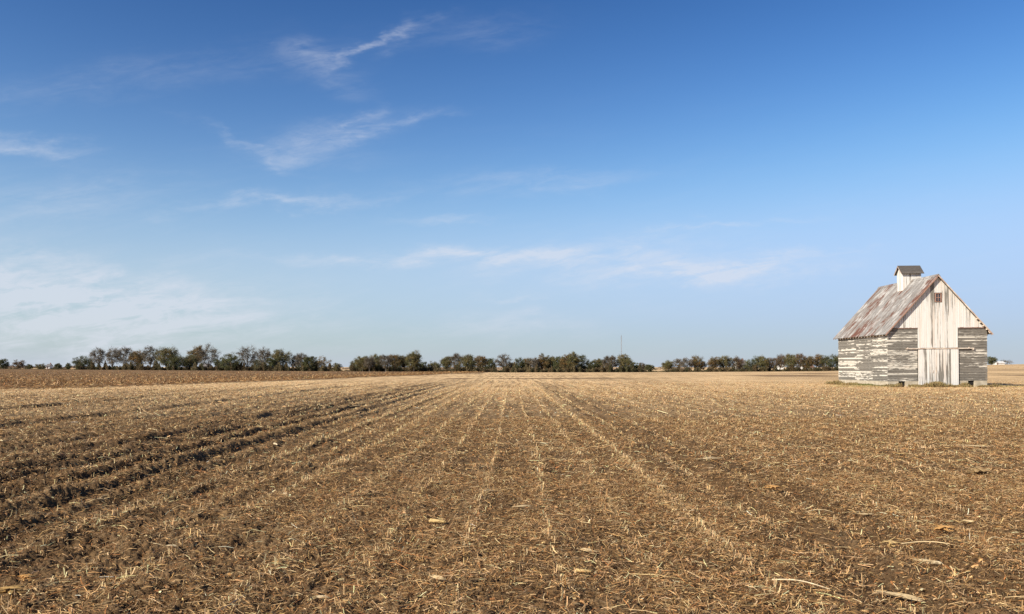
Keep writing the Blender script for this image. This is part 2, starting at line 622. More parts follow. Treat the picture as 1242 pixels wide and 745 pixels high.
# ------------------------------------------------------------------ ground: one sheet to the horizon
def build_ground():
    fine = np.arange(-42.5, 42.51, .095)
    ang = np.concatenate([np.arange(-180, -42.5, 3.0), fine, np.arange(45, 179.9, 3.0)])
    rad = [.05, .5, 1.2, 2.2, 3.2, 4.2]
    r = 5.0
    while r < 75:
        rad.append(r)
        r *= 1.0036
    while r < 9000:
        rad.append(r)
        r *= 1.012 if r < 700 else 1.06
    rad = np.array(rad)
    A, Rr = np.meshgrid(np.radians(ang), rad)
    X, Y = (Rr * np.sin(A)).ravel(), (Rr * np.cos(A)).ravel()
    Z = gz(X, Y)
    cm = corn_mask(X, Y) * (Y > 30) * (Y < 700)
    tm = tilled_mask(X, Y)
    Z = Z + cm * (.10 + (fbm(X * .7, Y * .7, 77, 3) - .5) * .30) * (1 - sstep(300, 500, Y))
    cover = .12 + .88 * sstep(14, 75, np.hypot(X, Y))
    for rx, w, dep in RUTS:
        cover = cover * (1 - .75 * min(1, dep / .09) * np.exp(-((X - rx) / (w * 1.7)) ** 2) * (Y > 0) * (1 - sstep(60, 110, Y)))
    nA, nR = len(ang), len(rad)
    idx = np.arange(nA * nR).reshape(nR, nA)
    nxt = np.roll(idx, -1, axis=1)
    q = np.stack([idx[:-1], idx[1:], nxt[1:], nxt[:-1]], -1).reshape(-1, 4)
    q = q[:, ::-1]
    V = np.stack([X, Y, Z], 1)
    me = np_mesh('ground', V, quads=q, colors=np.stack([cm, tm, cover], 1), smooth=True)
    o = link_mesh('ground', me, M_GROUND)
    tag(o, kind='structure')
    # make sure the sheet faces up
    if me.polygons[len(me.polygons) // 2].normal.z < 0:
        me.flip_normals()
    return o


build_ground()


# ------------------------------------------------------------------ litter on the field
RNG = np.random.default_rng(7)
STRAW_COLS = np.array([(.80, .60, .36), (.64, .435, .225), (.45, .275, .125), (.26, .145, .058), (.48, .36, .21), (.37, .165, .058), (.10, .054, .024)])


def wedge_points(n, y0, y1, k=.70, pad=4.5):
    """Random points in the part of the field in front of the camera, even per square metre."""
    Y = (-pad + np.sqrt(pad * pad + 2 * k * RNG.uniform(k * y0 * y0 / 2 + pad * y0, k * y1 * y1 / 2 + pad * y1, n))) / k
    X = RNG.uniform(-1, 1, n) * (k * Y + pad)
    return X, Y


def ribbons(X, Y, length, width, pitch, yaw, bend, colors, z0):
    """Bent strips of straw: three cross edges each."""
    n = len(X)
    dx, dy = np.cos(yaw), np.sin(yaw)
    cp, sp = np.cos(pitch), np.sin(pitch)
    Zg = gz(X, Y) + z0
    P = np.zeros((n, 3, 3))
    for i, s in enumerate((-.5, 0.0, .5)):
        P[:, i, 0] = X + dx * cp * s * length - dy * bend * length * (s * s - .1)
        P[:, i, 1] = Y + dy * cp * s * length + dx * bend * length * (s * s - .1)
        P[:, i, 2] = Zg + sp * s * length + np.where(i == 1, 1, 0) * np.abs(bend) * length * .25
    P[:, :, 2] = np.maximum(P[:, :, 2], (Zg - .012)[:, None])
    roll_ = RNG.uniform(-.9, .9, n)
    wx, wy, wz = -dy * np.cos(roll_), dx * np.cos(roll_), np.sin(roll_)
    W = np.stack([wx, wy, wz], 1) * (width / 2)[:, None]
    V = np.empty((n, 6, 3))
    V[:, 0::2] = P - W[:, None]
    V[:, 1::2] = P + W[:, None]
    b = np.arange(n)[:, None] * 6
    Q = np.concatenate([b + np.array([[0, 2, 3, 1]]), b + np.array([[2, 4, 5, 3]])], 1).reshape(-1, 4)
    C = np.repeat(colors, 6, axis=0)
    return V.reshape(-1, 3), Q, C


def merge(parts):
    vs, qs, cs, o = [], [], [], 0
    for v, q, c in parts:
        vs.append(v)
        qs.append(q + o)
        cs.append(c)
        o += len(v)
    return np.concatenate(vs), np.concatenate(qs), np.concatenate(cs)


def pick_cols(n, w):
    w = np.array(w, float)
    c = STRAW_COLS[RNG.choice(len(STRAW_COLS), n, p=w / w.sum())]
    return np.clip(c * np.exp(RNG.normal(-.05, .27, (n, 1))) * RNG.uniform(.94, 1.06, (n, 3)) * np.array((1.05, .985, .88)), 0, .82)


def strip(x, y):
    """Residue lies thicker in some strips along the rows."""
    return np.clip(vnoise(x * .55 + 4, y * .012, 66) * .6 + vnoise(x * 1.7, y * .03, 67) * .4 + .15, 0, 1)


def build_litter():
    parts = []
    for (n, y0, y1, l0, wd, w) in (
            (640000, 4.2, 13.0, .058, .0033, (1.8, 4, 5.5, 6, 2.5, 1.3, 5)),
            (440000, 13.0, 27.0, .075, .0052, (2.5, 4, 5.5, 5, 2.5, 1.2, 4)),
            (330000, 27.0, 115.0, .11, .014, (5, 5, 3, 2, 3, 1.2, .6))):
        X, Y = wedge_points(n, y0, y1)
        # patchy: drop some where the noise says bare soil, and in the ruts
        keep = RNG.uniform(0, 1, n) < (.12 + 1.25 * fbm(X * 1.6, Y * 1.0, 12, 3)) * (1.05 - .66 * sstep(1, -5.0, X) * (1 - sstep(14, 40, Y)))
        rut = np.zeros(n)
        for rx, w_, dep in RUTS:
            rut = np.maximum(rut, min(1, dep / .07) * np.exp(-((X - rx) / (w_ * 1.5)) ** 2))
        keep &= RNG.uniform(0, 1, n) > rut * .8
        b = np.maximum(np.abs(X - 34.6) - 4.6, np.abs(Y - 75.3) - 5.9)
        keep &= b > .3
        keep &= RNG.uniform(0, 1, n) < 1 - sstep(48, 112, Y)
        keep &= RNG.uniform(0, 1, n) < .45 + .75 * strip(X, Y)
        X, Y = X[keep], Y[keep]
        n = len(X)
        length = l0 * np.exp(RNG.normal(0, .55, n))
        pitch = np.where(RNG.uniform(0, 1, n) < .2, RNG.uniform(.3, 1.1, n), RNG.normal(0, .2, n))
        parts.append(ribbons(X, Y, length, wd * RNG.uniform(.6, 1.5, n), pitch, RNG.uniform(0, 2 * np.pi, n), RNG.normal(0, .3, n), pick_cols(n, w), RNG.uniform(0, 1, n) ** 1.6 * .055))
    # leaf and chaff flakes: short and broad
    for (n, y0, y1, l0) in ((255000, 4.2, 13, .018), (145000, 13, 27, .028), (60000, 27, 60, .045)):
        X, Y = wedge_points(n, y0, y1)
        b = np.maximum(np.abs(X - 34.6) - 4.6, np.abs(Y - 75.3) - 5.9)
        kf = (b > .3) & (RNG.uniform(0, 1, n) < (.2 + 1.1 * fbm(X * 1.6, Y * 1.0, 12, 3)) * (1.05 - .66 * sstep(1, -5.0, X) * (1 - sstep(14, 40, Y))))
        X, Y = X[kf], Y[kf]
        n = len(X)
        length = l0 * np.exp(RNG.normal(0, .4, n))
        parts.append(ribbons(X, Y, length, length * RNG.uniform(.2, .5, n), RNG.normal(0, .45, n), RNG.uniform(0, 2 * np.pi, n), RNG.normal(0, .5, n), pick_cols(n, (.6, 1.5, 4, 6, 1.5, 1, 5)), RNG.uniform(.0, .028, n)))
    # paler residue lying along the cut rows
    for (n, y0, y1, l0, wd) in ((85000, 4.2, 16, .055, .0036), (60000, 16, 40, .08, .0065), (60000, 40, 120, .14, .016)):
        X, Y = wedge_points(n, y0, y1)
        k = np.round((X - ROW0) / ROW)
        amt = np.where(np.isin(k, (2, -4)), 1.0, np.where(np.isin(k, (0, -1, -2, 1)), .38, .2 + .7 * hash2(k, k * 0, 9)))
        wob = (vnoise(X * .08, Y * .12, 91) - .5) * .35
        X = ROW0 + ROW * k - np.where(k == -4, .26, 0) - wob * .4 + RNG.normal(0, .085, n) * np.clip(Y / 30, 1, 1.6)
        b = np.maximum(np.abs(X - 34.6) - 4.6, np.abs(Y - 75.3) - 5.9)
        keep = (RNG.uniform(0, 1, n) < amt * (.25 + vnoise(Y * .5 + k * 7, Y * 0 + k, 43))) & (b > .3) & (RNG.uniform(0, 1, n) < 1 - sstep(70, 120, Y))
        X, Y = X[keep], Y[keep]
        n = len(X)
        parts.append(ribbons(X, Y, l0 * np.exp(RNG.normal(0, .45, n)), wd * RNG.uniform(.6, 1.4, n), RNG.normal(.1, .3, n), RNG.uniform(0, 2 * np.pi, n), RNG.normal(0, .3, n), pick_cols(n, (4, 5, 4, .5, 3, .5, 0)), RNG.uniform(.02, .05, n)))
    # long pale stalks lying about
    n = 1800
    X, Y = wedge_points(n, 5, 45)
    parts.append(ribbons(X, Y, RNG.uniform(.14, .5, n), RNG.uniform(.0035, .007, n), RNG.normal(.02, .06, n), RNG.uniform(0, 2 * np.pi, n), RNG.normal(0, .14, n), pick_cols(n, (3, 4, 2.5, 0, 2, .4, 0)), RNG.uniform(.02, .04, n)))
    V, Q, C = merge(parts)
    o = link_mesh('straw_litter', np_mesh('straw_litter', V, quads=Q, colors=C), M_STRAW)
    tag(o, 'chopped straw and leaf chaff lying over the field', 'straw', kind='stuff')

    # cut stubble standing in rows
    parts = []
    for k in range(-62, 62):
        x0 = ROW0 + ROW * k
        strong = {2: 2.0, 1: .35, 0: .42, -1: .36, -2: .5, -3: .3, -4: 2.0, -6: 1.3, 3: .4, 4: .35}.get(k, .3)
        if k == -4:
            x0 = -2.9
        y0 = max(4.4, (abs(x0) - 4.5) / .70)
        if y0 > 62:
            continue
        n = int((64 - y0) / .020)
        Y = RNG.uniform(y0, 64, n)
        keep = RNG.uniform(0, 1, n) < strong * (.2 + 1.2 * vnoise(Y * .9 + k * 9, Y * 0 + k, 41)) * np.clip(30 / Y, .35, 1)
        Y = Y[keep]
        n = len(Y)
        wob = (vnoise(np.full(n, x0) * .08, Y * .12, 91) - .5) * .35
        X = x0 - wob * .4 + RNG.normal(0, .022, n)
        b = np.maximum(np.abs(X - 34.6) - 4.6, np.abs(Y - 75.3) - 5.9)
        X, Y = X[b > .3], Y[b > .3]
        n = len(Y)
        h = RNG.uniform(.03, .115, n)
        pitch = np.pi / 2 - np.abs(RNG.normal(0, .42, n))
        v, q, c = ribbons(X, Y, h, RNG.uniform(.005, .009, n) * np.clip(Y / 14, 1, 2.4), pitch, RNG.uniform(0, 2 * np.pi, n), RNG.normal(0, .06, n), pick_cols(n, (6, 5, 1.5, .2, 2, .1, 0)), h * .45)
        parts.append((v, q, c))
    V, Q, C = merge(parts)
    o = link_mesh('stubble', np_mesh('stubble', V, quads=Q, colors=C), M_STRAW)
    tag(o, 'short cut stubble standing in parallel rows across the field', 'stubble', kind='stuff')

    # broken cornstalks on the strip of corn ground at the left
    n = 110000
    X = RNG.uniform(-150, _cx[-1] + 3, n)
    Y = np.interp(X, _cx, _cy) + RNG.exponential(45, n)
    keep = (Y < 330) & (np.abs(X) < .66 * Y + 3)
    X, Y = X[keep], Y[keep]
    n = len(X)
    pitch = np.where(RNG.uniform(0, 1, n) < .35, RNG.uniform(.5, 1.3, n), RNG.normal(0, .2, n))
    L = RNG.uniform(.15, .5, n)
    v, q, c = ribbons(X, Y, L, RNG.uniform(.02, .045, n), pitch, RNG.uniform(0, 2 * np.pi, n), RNG.normal(0, .2, n), pick_cols(n, (.5, 2, 4, 5, .6, 1.5, 3)), .12 + np.sin(np.abs(pitch)) * L * .45)
    o = link_mesh('corn_stubble', np_mesh('corn_stubble', v, quads=q, colors=c), M_STRAW)
    tag(o, 'broken cornstalks on the darker strip of field before the trees', 'stubble', kind='stuff')


build_litter()


# ------------------------------------------------------------------ the barn (corn crib)
def build_barn():
    W, L = 8.14, 10.7
    bx, by = 30.56, 70.0
    root = empty('barn', (bx, by, 0.0))
    root.rotation_euler = (0, R(-.55), 0)
    tag(root, 'old weathered white wooden barn with rusty roof and cupola', 'barn')
    rng = random.Random(3)
    EAVE, APEX, CX = 4.56, 9.06, W / 2 + .02
    SLOPE = (APEX - EAVE) / CX

    def roofz(x):
        return APEX - abs(x - CX) * SLOPE

    # concrete foundation with two vent gaps in front
    f = MB()
    zf = .46
    for a, b in ((.02, .88), (1.42, 2.5), (5.72, 6.56), (7.06, W - .02)):
        f.box(a, b, .03, .28, -.4, zf + rng.uniform(-.02, .01))
    f.box(2.5, 5.72, .06, .28, -.4, .05)
    f.box(.03, .28, .28, L - .05, -.4, zf - .01)
    f.box(W - .28, W - .03, .28, L - .05, -.4, zf - .01)
    f.box(.28, W - .28, L - .3, L - .05, -.4, zf - .01)
    f.build('foundation', M_CONC, root)
    # dark inside seen through gaps
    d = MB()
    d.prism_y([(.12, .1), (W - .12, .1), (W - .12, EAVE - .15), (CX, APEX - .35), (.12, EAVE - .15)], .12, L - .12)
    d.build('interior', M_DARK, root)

    def hboards(name, mat, x0, x1, z0, z1, axis, face, clip=False):
        mb = MB()
        z = z0
        while z < z1 - .04:
            h = min(.135 + rng.uniform(-.008, .008), z1 - z)
            # each course is two or three boards long
            ln = x1 - x0
            cuts = [x0]
            if ln > 5:
                cuts += sorted(x0 + ln * c + rng.uniform(-.35, .35) for c in (.3, .62))
            cuts.append(x1)
            for a, b in zip(cuts[:-1], cuts[1:]):
                t = .028 + rng.uniform(0, .016)
                g = rng.uniform(.012, .03)
                if rng.random() < .0:
                    b = a + (b - a) * rng.uniform(.55, .9)
                sag = rng.uniform(-.012, .012)
                zz0, zz1 = z, z + h - g
                if axis == 'x':
                    a2, b2 = a, b
                    if clip:
                        lim0 = CX - (APEX - .06 - zz1) / SLOPE
                        lim1 = 2 * CX - lim0
                        a2, b2 = max(a, lim0), min(b, lim1)
                        if b2 - a2 < .05:
                            continue
                    mb.hexa([(a2, face - t, zz0), (b2, face - t, zz0 + sag), (b2, face, zz0 + sag), (a2, face, zz0), (a2, face - t, zz1), (b2, face - t, zz1 + sag), (b2, face, zz1 + sag), (a2, face, zz1)])
                else:
                    s = -1 if face < 1 else 1
                    xa, xb = (face - t, face) if s < 0 else (face, face + t)
                    mb.hexa([(xa, a + .004, zz0), (xb, a + .004, zz0), (xb, b, zz0 + sag), (xa, b, zz0 + sag), (xa, a + .004, zz1), (xb, a + .004, zz1), (xb, b, zz1 + sag), (xa, b, zz1 + sag)])
            z += h
        return mb.build(name, mat, root)

    w1 = hboards('crib_wall', M_HBOARD, 0.0, 2.44, .46, 4.80, 'x', .05, True)
    w2 = hboards('crib_wall', M_HBOARD_GREY, 5.78, W, .46, 4.80, 'x', .05, True)
    w2['label'] = 'crib wall of bare grey boards with little paint left'
    w3 = hboards('side_wall', M_HBOARD, .05, L - .02, .46, EAVE + .06, 'y', .05)
    hboards('side_wall', M_HBOARD_GREY, .05, L - .02, .46, EAVE + .06, 'y', W - .05)
    hboards('back_wall', M_HBOARD_GREY, .05, W - .05, .46, APEX - .2, 'x', L, True)

    # upright boards of the gable; the middle ones run down to the door track
    g = MB()
    x = .06
    while x < W - .06:
        w = .17 + rng.uniform(-.025, .03)
        x2 = min(x + w - .012, W - .04)
        mid = 2.44 < (x + x2) / 2 < 5.76
        zb = 3.16 if mid else 4.82 + rng.uniform(-.02, .01)
        zt0, zt1 = roofz(x) - .05, roofz(x2) - .05
        if not mid and max(zt0, zt1) < zb + .05:
            x += w
            continue
        zt0, zt1 = max(zt0, zb + .01), max(zt1, zb + .01)
        t = .045 + rng.uniform(0, .014)
        yb = .05 - .02
        # leave the window opening
        if x2 > 3.86 and x < 4.46:
            segs = [(zb, zb, 6.86, 6.86), (7.66, 7.66, zt0, zt1)]
        else:
            segs = [(zb, zb, zt0, zt1)]
        if x < CX < x2 and len(segs) == 1:
            segs = [(zb, zb, APEX - .1, APEX - .1)]
        for a0, a1, b0, b1 in segs:
            g.hexa([(x, yb - t, a0), (x2, yb - t, a1), (x2, yb, a1), (x, yb, a0), (x, yb - t, b0), (x2, yb - t, b1), (x2, yb, b1), (x, yb, b0)])
        x += w
    g.build('gable_wall', M_VBOARD, root)

    # drip board at the foot of the right gable boards, trim at the left
    t = MB()
    t.box(5.80, W + .01, -.06, .0, 4.745, 4.80)
    t.build('trim', M_RAKE, root)
    t = MB()
    t.box(.55, 2.42, -.055, .0, 4.765, 4.80)
    t.build('trim', M_RAKE, root)

    # sliding door of two leaves under its track
    for a, b in ((2.47, 3.78), (3.81, 5.74)):
        dm = MB()
        x = a
        while x < b - .02:
            w = .18 + rng.uniform(-.03, .03)
            x2 = min(x + w - .010, b)
            tt = .05 + rng.uniform(0, .016)
            dm.box(x, x2, -.03 - tt, -.03, .06 + rng.uniform(-.03, .05), 3.06 + rng.uniform(-.01, .0))
            x += w
        do = dm.build('door', M_VBOARD, root)
        hh = MB()
        hx = b - .12 if a < 3 else a + .12
        hh.box(hx - .015, hx + .015, -.125, -.10, 1.1, 1.35)
        hh.build('handle', M_TRIM, do)
    tr = MB()
    tr.box(1.45, 6.95, -.13, -.075, 3.07, 3.14)
    tr.box(6.9, 7.0, -.135, -.02, 2.98, 3.14)
    for hx in (1.6, 2.6, 3.6, 4.6, 5.6, 6.6):
        tr.box(hx - .03, hx + .03, -.15, -.02, 3.142, 3.20)
    tr.build('door_track', M_TRIM, root)

    # little gable window
    wf = MB()
    x0, x1, z0, z1, y = 3.90, 4.42, 6.90, 7.62, -.06
    for q in ((x0, x0 + .07, z0, z1), (x1 - .07, x1, z0, z1), (x0 + .07, x1 - .07, z0, z0 + .05), (x0 + .07, x1 - .07, z1 - .05, z1)):
        wf.box(q[0], q[1], y, .02, q[2], q[3])
    win = wf.build('window', M_RAKE, root)
    sh = MB()
    xm, zm = (x0 + x1) / 2, (z0 + z1) / 2
    sh.box(xm - .02, xm + .02, -.035, -.005, z0 + .07, z1 - .07)
    sh.box(x0 + .07, xm - .02, -.033, -.007, zm - .02, zm + .02)
    sh.box(xm + .02, x1 - .07, -.033, -.007, zm - .02, zm + .02)
    sh.build('sash', M_RAKE, win)
    pn = MB()
    pn.box(x0 + .07, x1 - .07, .0, .008, z0 + .07, z1 - .07)
    pn.build('pane', M_GLASS, win)

    # roof of overlapping sheets, overhanging
    Y0, Y1 = -.25, L + .45
    EV = {-1: .26, 1: .34}
    for s in (-1, 1):
        rf = MB()
        xe = CX + s * (CX + EV[s]) if s < 0 else CX + (W - CX + EV[s])
        y = Y0
        while y < Y1 - .05:
            w = .66
            y2 = min(y + w, Y1)
            # three sheets up the slope
            for k in range(3):
                xa = CX + (xe - CX) * (k / 3)
                xb = CX + (xe - CX) * ((k + 1) / 3)
                if k < 2:
                    xb += s * .06
                lift = .050 - .014 * k + rng.uniform(-.003, .003)
                th = .010
                za, zb2 = roofz(xa) + lift, roofz(xb) + lift
                # a sheet with raised seams at both edges
                prof = [(y + .006, 0), (y + .045, .032), (y + .09, 0), (y2 - .006, 0)]
                n = len(prof)
                pts = [(xa, py, za + pz) for py, pz in prof] + [(xb, py, zb2 + pz) for py, pz in prof]
                pts += [(xa, py, za + pz - th) for py, pz in prof] + [(xb, py, zb2 + pz - th) for py, pz in prof]
                fs = []
                for i in range(n - 1):
                    fs.append((i, i + 1, n + i + 1, n + i))
                    fs.append((2 * n + i, 3 * n + i, 3 * n + i + 1, 2 * n + i + 1))
                fs += [(0, n, 3 * n, 2 * n), (n - 1, 3 * n - 1, 4 * n - 1, 2 * n - 1)]
                fs += [tuple([n + i for i in range(n)] + [3 * n + i for i in reversed(range(n))]), tuple([i for i in reversed(range(n))] + [2 * n + i for i in range(n)])]
                rf.poly(pts, fs)
            y = y2
        ro = rf.build('roof_slope', M_ROOF, root)
        # boarding under the sheets
        u = MB()
        xe2 = xe - s * .03
        u.prism_y([(CX, roofz(CX) + .004), (xe2, roofz(xe2) + .004), (xe2, roofz(xe2) - .036), (CX, roofz(CX) - .036)][::(1 if s > 0 else -1)], Y0 + .03, Y1 - .03)
        u.build('sheathing', M_UNDER, ro)
        # rafter tails under the eave
        y = -.17
        while y < L + .4:
            xi = CX + s * (CX - .02)
            rt = MB()
            rt.prism_y([(xi, roofz(xi) - .038), (xe2 - s * .02, roofz(xe2) - .038 + .02), (xe2 - s * .02, roofz(xe2) - .13), (xi, roofz(xi) - .17)][::(1 if s > 0 else -1)], y, y + .05)
            rt.build('rafter_tail', M_TRIM, ro)
            y += .61
        # rake board along the front and the back edge
        for yr, nm in ((Y0 - .028, 'rake_board'), (Y1 - .002, 'rake_board')):
            rk = MB()
            hh = .13
            rk.prism_y([(CX + s * .003, APEX + .04), (xe, roofz(xe) + .04), (xe, roofz(xe) + .04 - hh), (CX + s * .003, APEX + .04 - hh)][::(1 if s > 0 else -1)], yr, yr + .03)
            rb = rk.build(nm, M_RAKE if s < 0 else M_TRIM, ro)
        # lookouts under the rake near the eave
        for i in range(5):
            lk = MB()
            xx = xe2 - s * (.18 + i * .26)
            lk.box(xx - .035, xx + .035, Y0 + .02, -.08, roofz(xx) - .16, roofz(xx) - .045)
            lk.build('lookout', M_TRIM, ro)
    rc = MB()
    rc.prism_y([(CX - .17, APEX - .10), (CX, APEX + .09), (CX + .17, APEX - .10), (CX, APEX + .115)], Y0 - .03, Y1 + .03)
    rc.build('ridge_cap', M_ROOF, root)

    # cupola astride the ridge, its own ridge lying across
    cu = MB()
    cx0, cx1, cy0, cy1 = CX - .80, CX + .80, 4.38, 5.52
    ctop = 9.82
    cyc = (cy0 + cy1) / 2
    for k in range(9):
        a = cx0 + (cx1 - cx0) * k / 9
        b = cx0 + (cx1 - cx0) * (k + 1) / 9 - .012
        cu.box(a, b, cy0 - rng.uniform(0, .012), cy0 + .02, APEX - 1.0, ctop - .14)
        cu.box(a, b, cy1 - .02, cy1 + rng.uniform(0, .012), APEX - 1.0, ctop)
    for xx in (cx0, cx1 - .02):
        for k in range(6):
            a = cy0 + .022 + (cy1 - cy0 - .044) * k / 6
            b = cy0 + .022 + (cy1 - cy0 - .044) * (k + 1) / 6 - .012
            za, zb = ctop + .56 * (1 - abs(a - cyc) / .6), ctop + .56 * (1 - abs(b - cyc) / .6)
            cu.hexa([(xx, a, APEX - 1.0), (xx + .02, a, APEX - 1.0), (xx + .02, b, APEX - 1.0), (xx, b, APEX - 1.0), (xx, a, za), (xx + .02, a, za), (xx + .02, b, zb), (xx, b, zb)])
    cup = cu.build('cupola', M_VBOARD, root)
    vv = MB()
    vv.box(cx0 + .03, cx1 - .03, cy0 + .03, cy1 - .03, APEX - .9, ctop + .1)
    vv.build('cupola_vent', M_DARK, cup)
    cr = MB()
    rz = ctop + .60
    for s in (-1, 1):
        ye = cyc + s * .78
        ze = ctop + .60 - .78 * .6 / .62
        pts = [(cyc, rz), (ye, ze), (ye, ze + .04), (cyc, rz + .04)]
        cr.prism_x(pts[::(-1 if s > 0 else 1)], cx0 - .2, cx1 + .17)
    cr.build('cupola_roof', M_SHINGLE, cup)
    ct = MB()
    for s in (-1, 1):
        ye = cyc + s * .74
        ze = ctop + .60 - .74 * .6 / .62
        ct.prism_x([(cyc + s * .01, rz - .012), (ye, ze - .012), (ye, ze - .085), (cyc + s * .01, rz - .085)][::(-1 if s > 0 else 1)], cx0 - .2, cx0 - .17)
    ct.box(cx0 - .15, cx1 + .12, cy0 - .10, cy0 - .07, ctop - .07, ctop + .0)
    ct.build('cupola_trim', M_TRIM, cup)
    return root


build_barn()


def build_barn_grass():
    bx_gap = (30.56 + 1.15, 30.56 + 6.81)
    n = 16000
    t = RNG.uniform(0, 1, n)
    X = np.where(t < .55, RNG.uniform(30.2, 39.4, n), np.where(t < .85, RNG.uniform(29.6, 30.5, n) - np.abs(RNG.normal(0, .25, n)), RNG.uniform(38.7, 39.5, n)))
    Y = np.where(t < .55, 69.95 - np.abs(RNG.normal(0, .55, n)), RNG.uniform(69.6, 80.8, n))
    n2 = 22000
    # pale mown strip running past the barn on both sides
    X2 = np.concatenate([RNG.uniform(26.5, 30.3, n2 // 2), RNG.uniform(38.7, 48.5, n2 // 2)])
    Y2 = np.concatenate([70.6 + RNG.normal(0, .8, n2 // 2), 69.6 + RNG.normal(0, .5, n2 // 2)])
    X, Y = np.concatenate([X, X2]), np.concatenate([Y, Y2])
    first = np.arange(len(X)) < n
    gap = (Y < 70) & (np.minimum(np.abs(X - bx_gap[0]), np.abs(X - bx_gap[1])) < .42)
    inside = gap | (X > 30.6) & (X < 38.7) & (Y > 70.02) & (Y < 80.6)
    X, Y, first = X[~inside], Y[~inside], first[~inside]
    n = len(X)
    h = np.where(first, RNG.uniform(.05, .17, n) * (1 + .9 * sstep(.62, .9, vnoise(X * .9, Y * .9, 28))), RNG.uniform(.04, .09, n)) * (.5 + .8 * vnoise(X * 1.4, Y * 1.4, 8))
    cols = np.array([(.30, .24, .10), (.22, .19, .07), (.36, .27, .14), (.24, .14, .06)])[RNG.choice(4, n, p=(.35, .2, .3, .15))]
    pale = np.array([(.56, .43, .20), (.50, .37, .18)])[RNG.choice(2, n)]
    green = np.exp(-((X - 29.9) / .8) ** 2 - ((Y - 72.5) / 1.6) ** 2) * RNG.uniform(.5, 1, n)
    c = np.where(first[:, None], cols, pale)
    c = c * (1 - green[:, None]) + np.array((.10, .16, .035)) * green[:, None]
    v, q, cc = ribbons(X, Y, h * 1.6, RNG.uniform(.02, .04, n), np.pi / 2 - np.abs(RNG.normal(0, .5, n)), RNG.uniform(0, 6.283, n), RNG.normal(0, .1, n), c * RNG.uniform(.8, 1.2, (n, 1)), h * .45)
    o = link_mesh('dry_grass', np_mesh('dry_grass', v, quads=q, colors=cc), M_GRASS)
    tag(o, 'rough dry grass growing along the foot of the barn', 'grass', kind='stuff')


build_barn_grass()


# ------------------------------------------------------------------ trees
LEAFCOL = {
    'dense': ((.068, .078, .030), (.052, .060, .026), (.095, .088, .034)),
    'olive': ((.125, .115, .044), (.095, .092, .040), (.150, .115, .046)),
    'orange': ((.180, .110, .040), (.140, .098, .040), (.112, .094, .038)),
    'bare': ((.150, .125, .090), (.120, .105, .075), (.135, .095, .050)),
    'red': ((.135, .085, .045), (.118, .082, .045), (.098, .078, .042)),
}


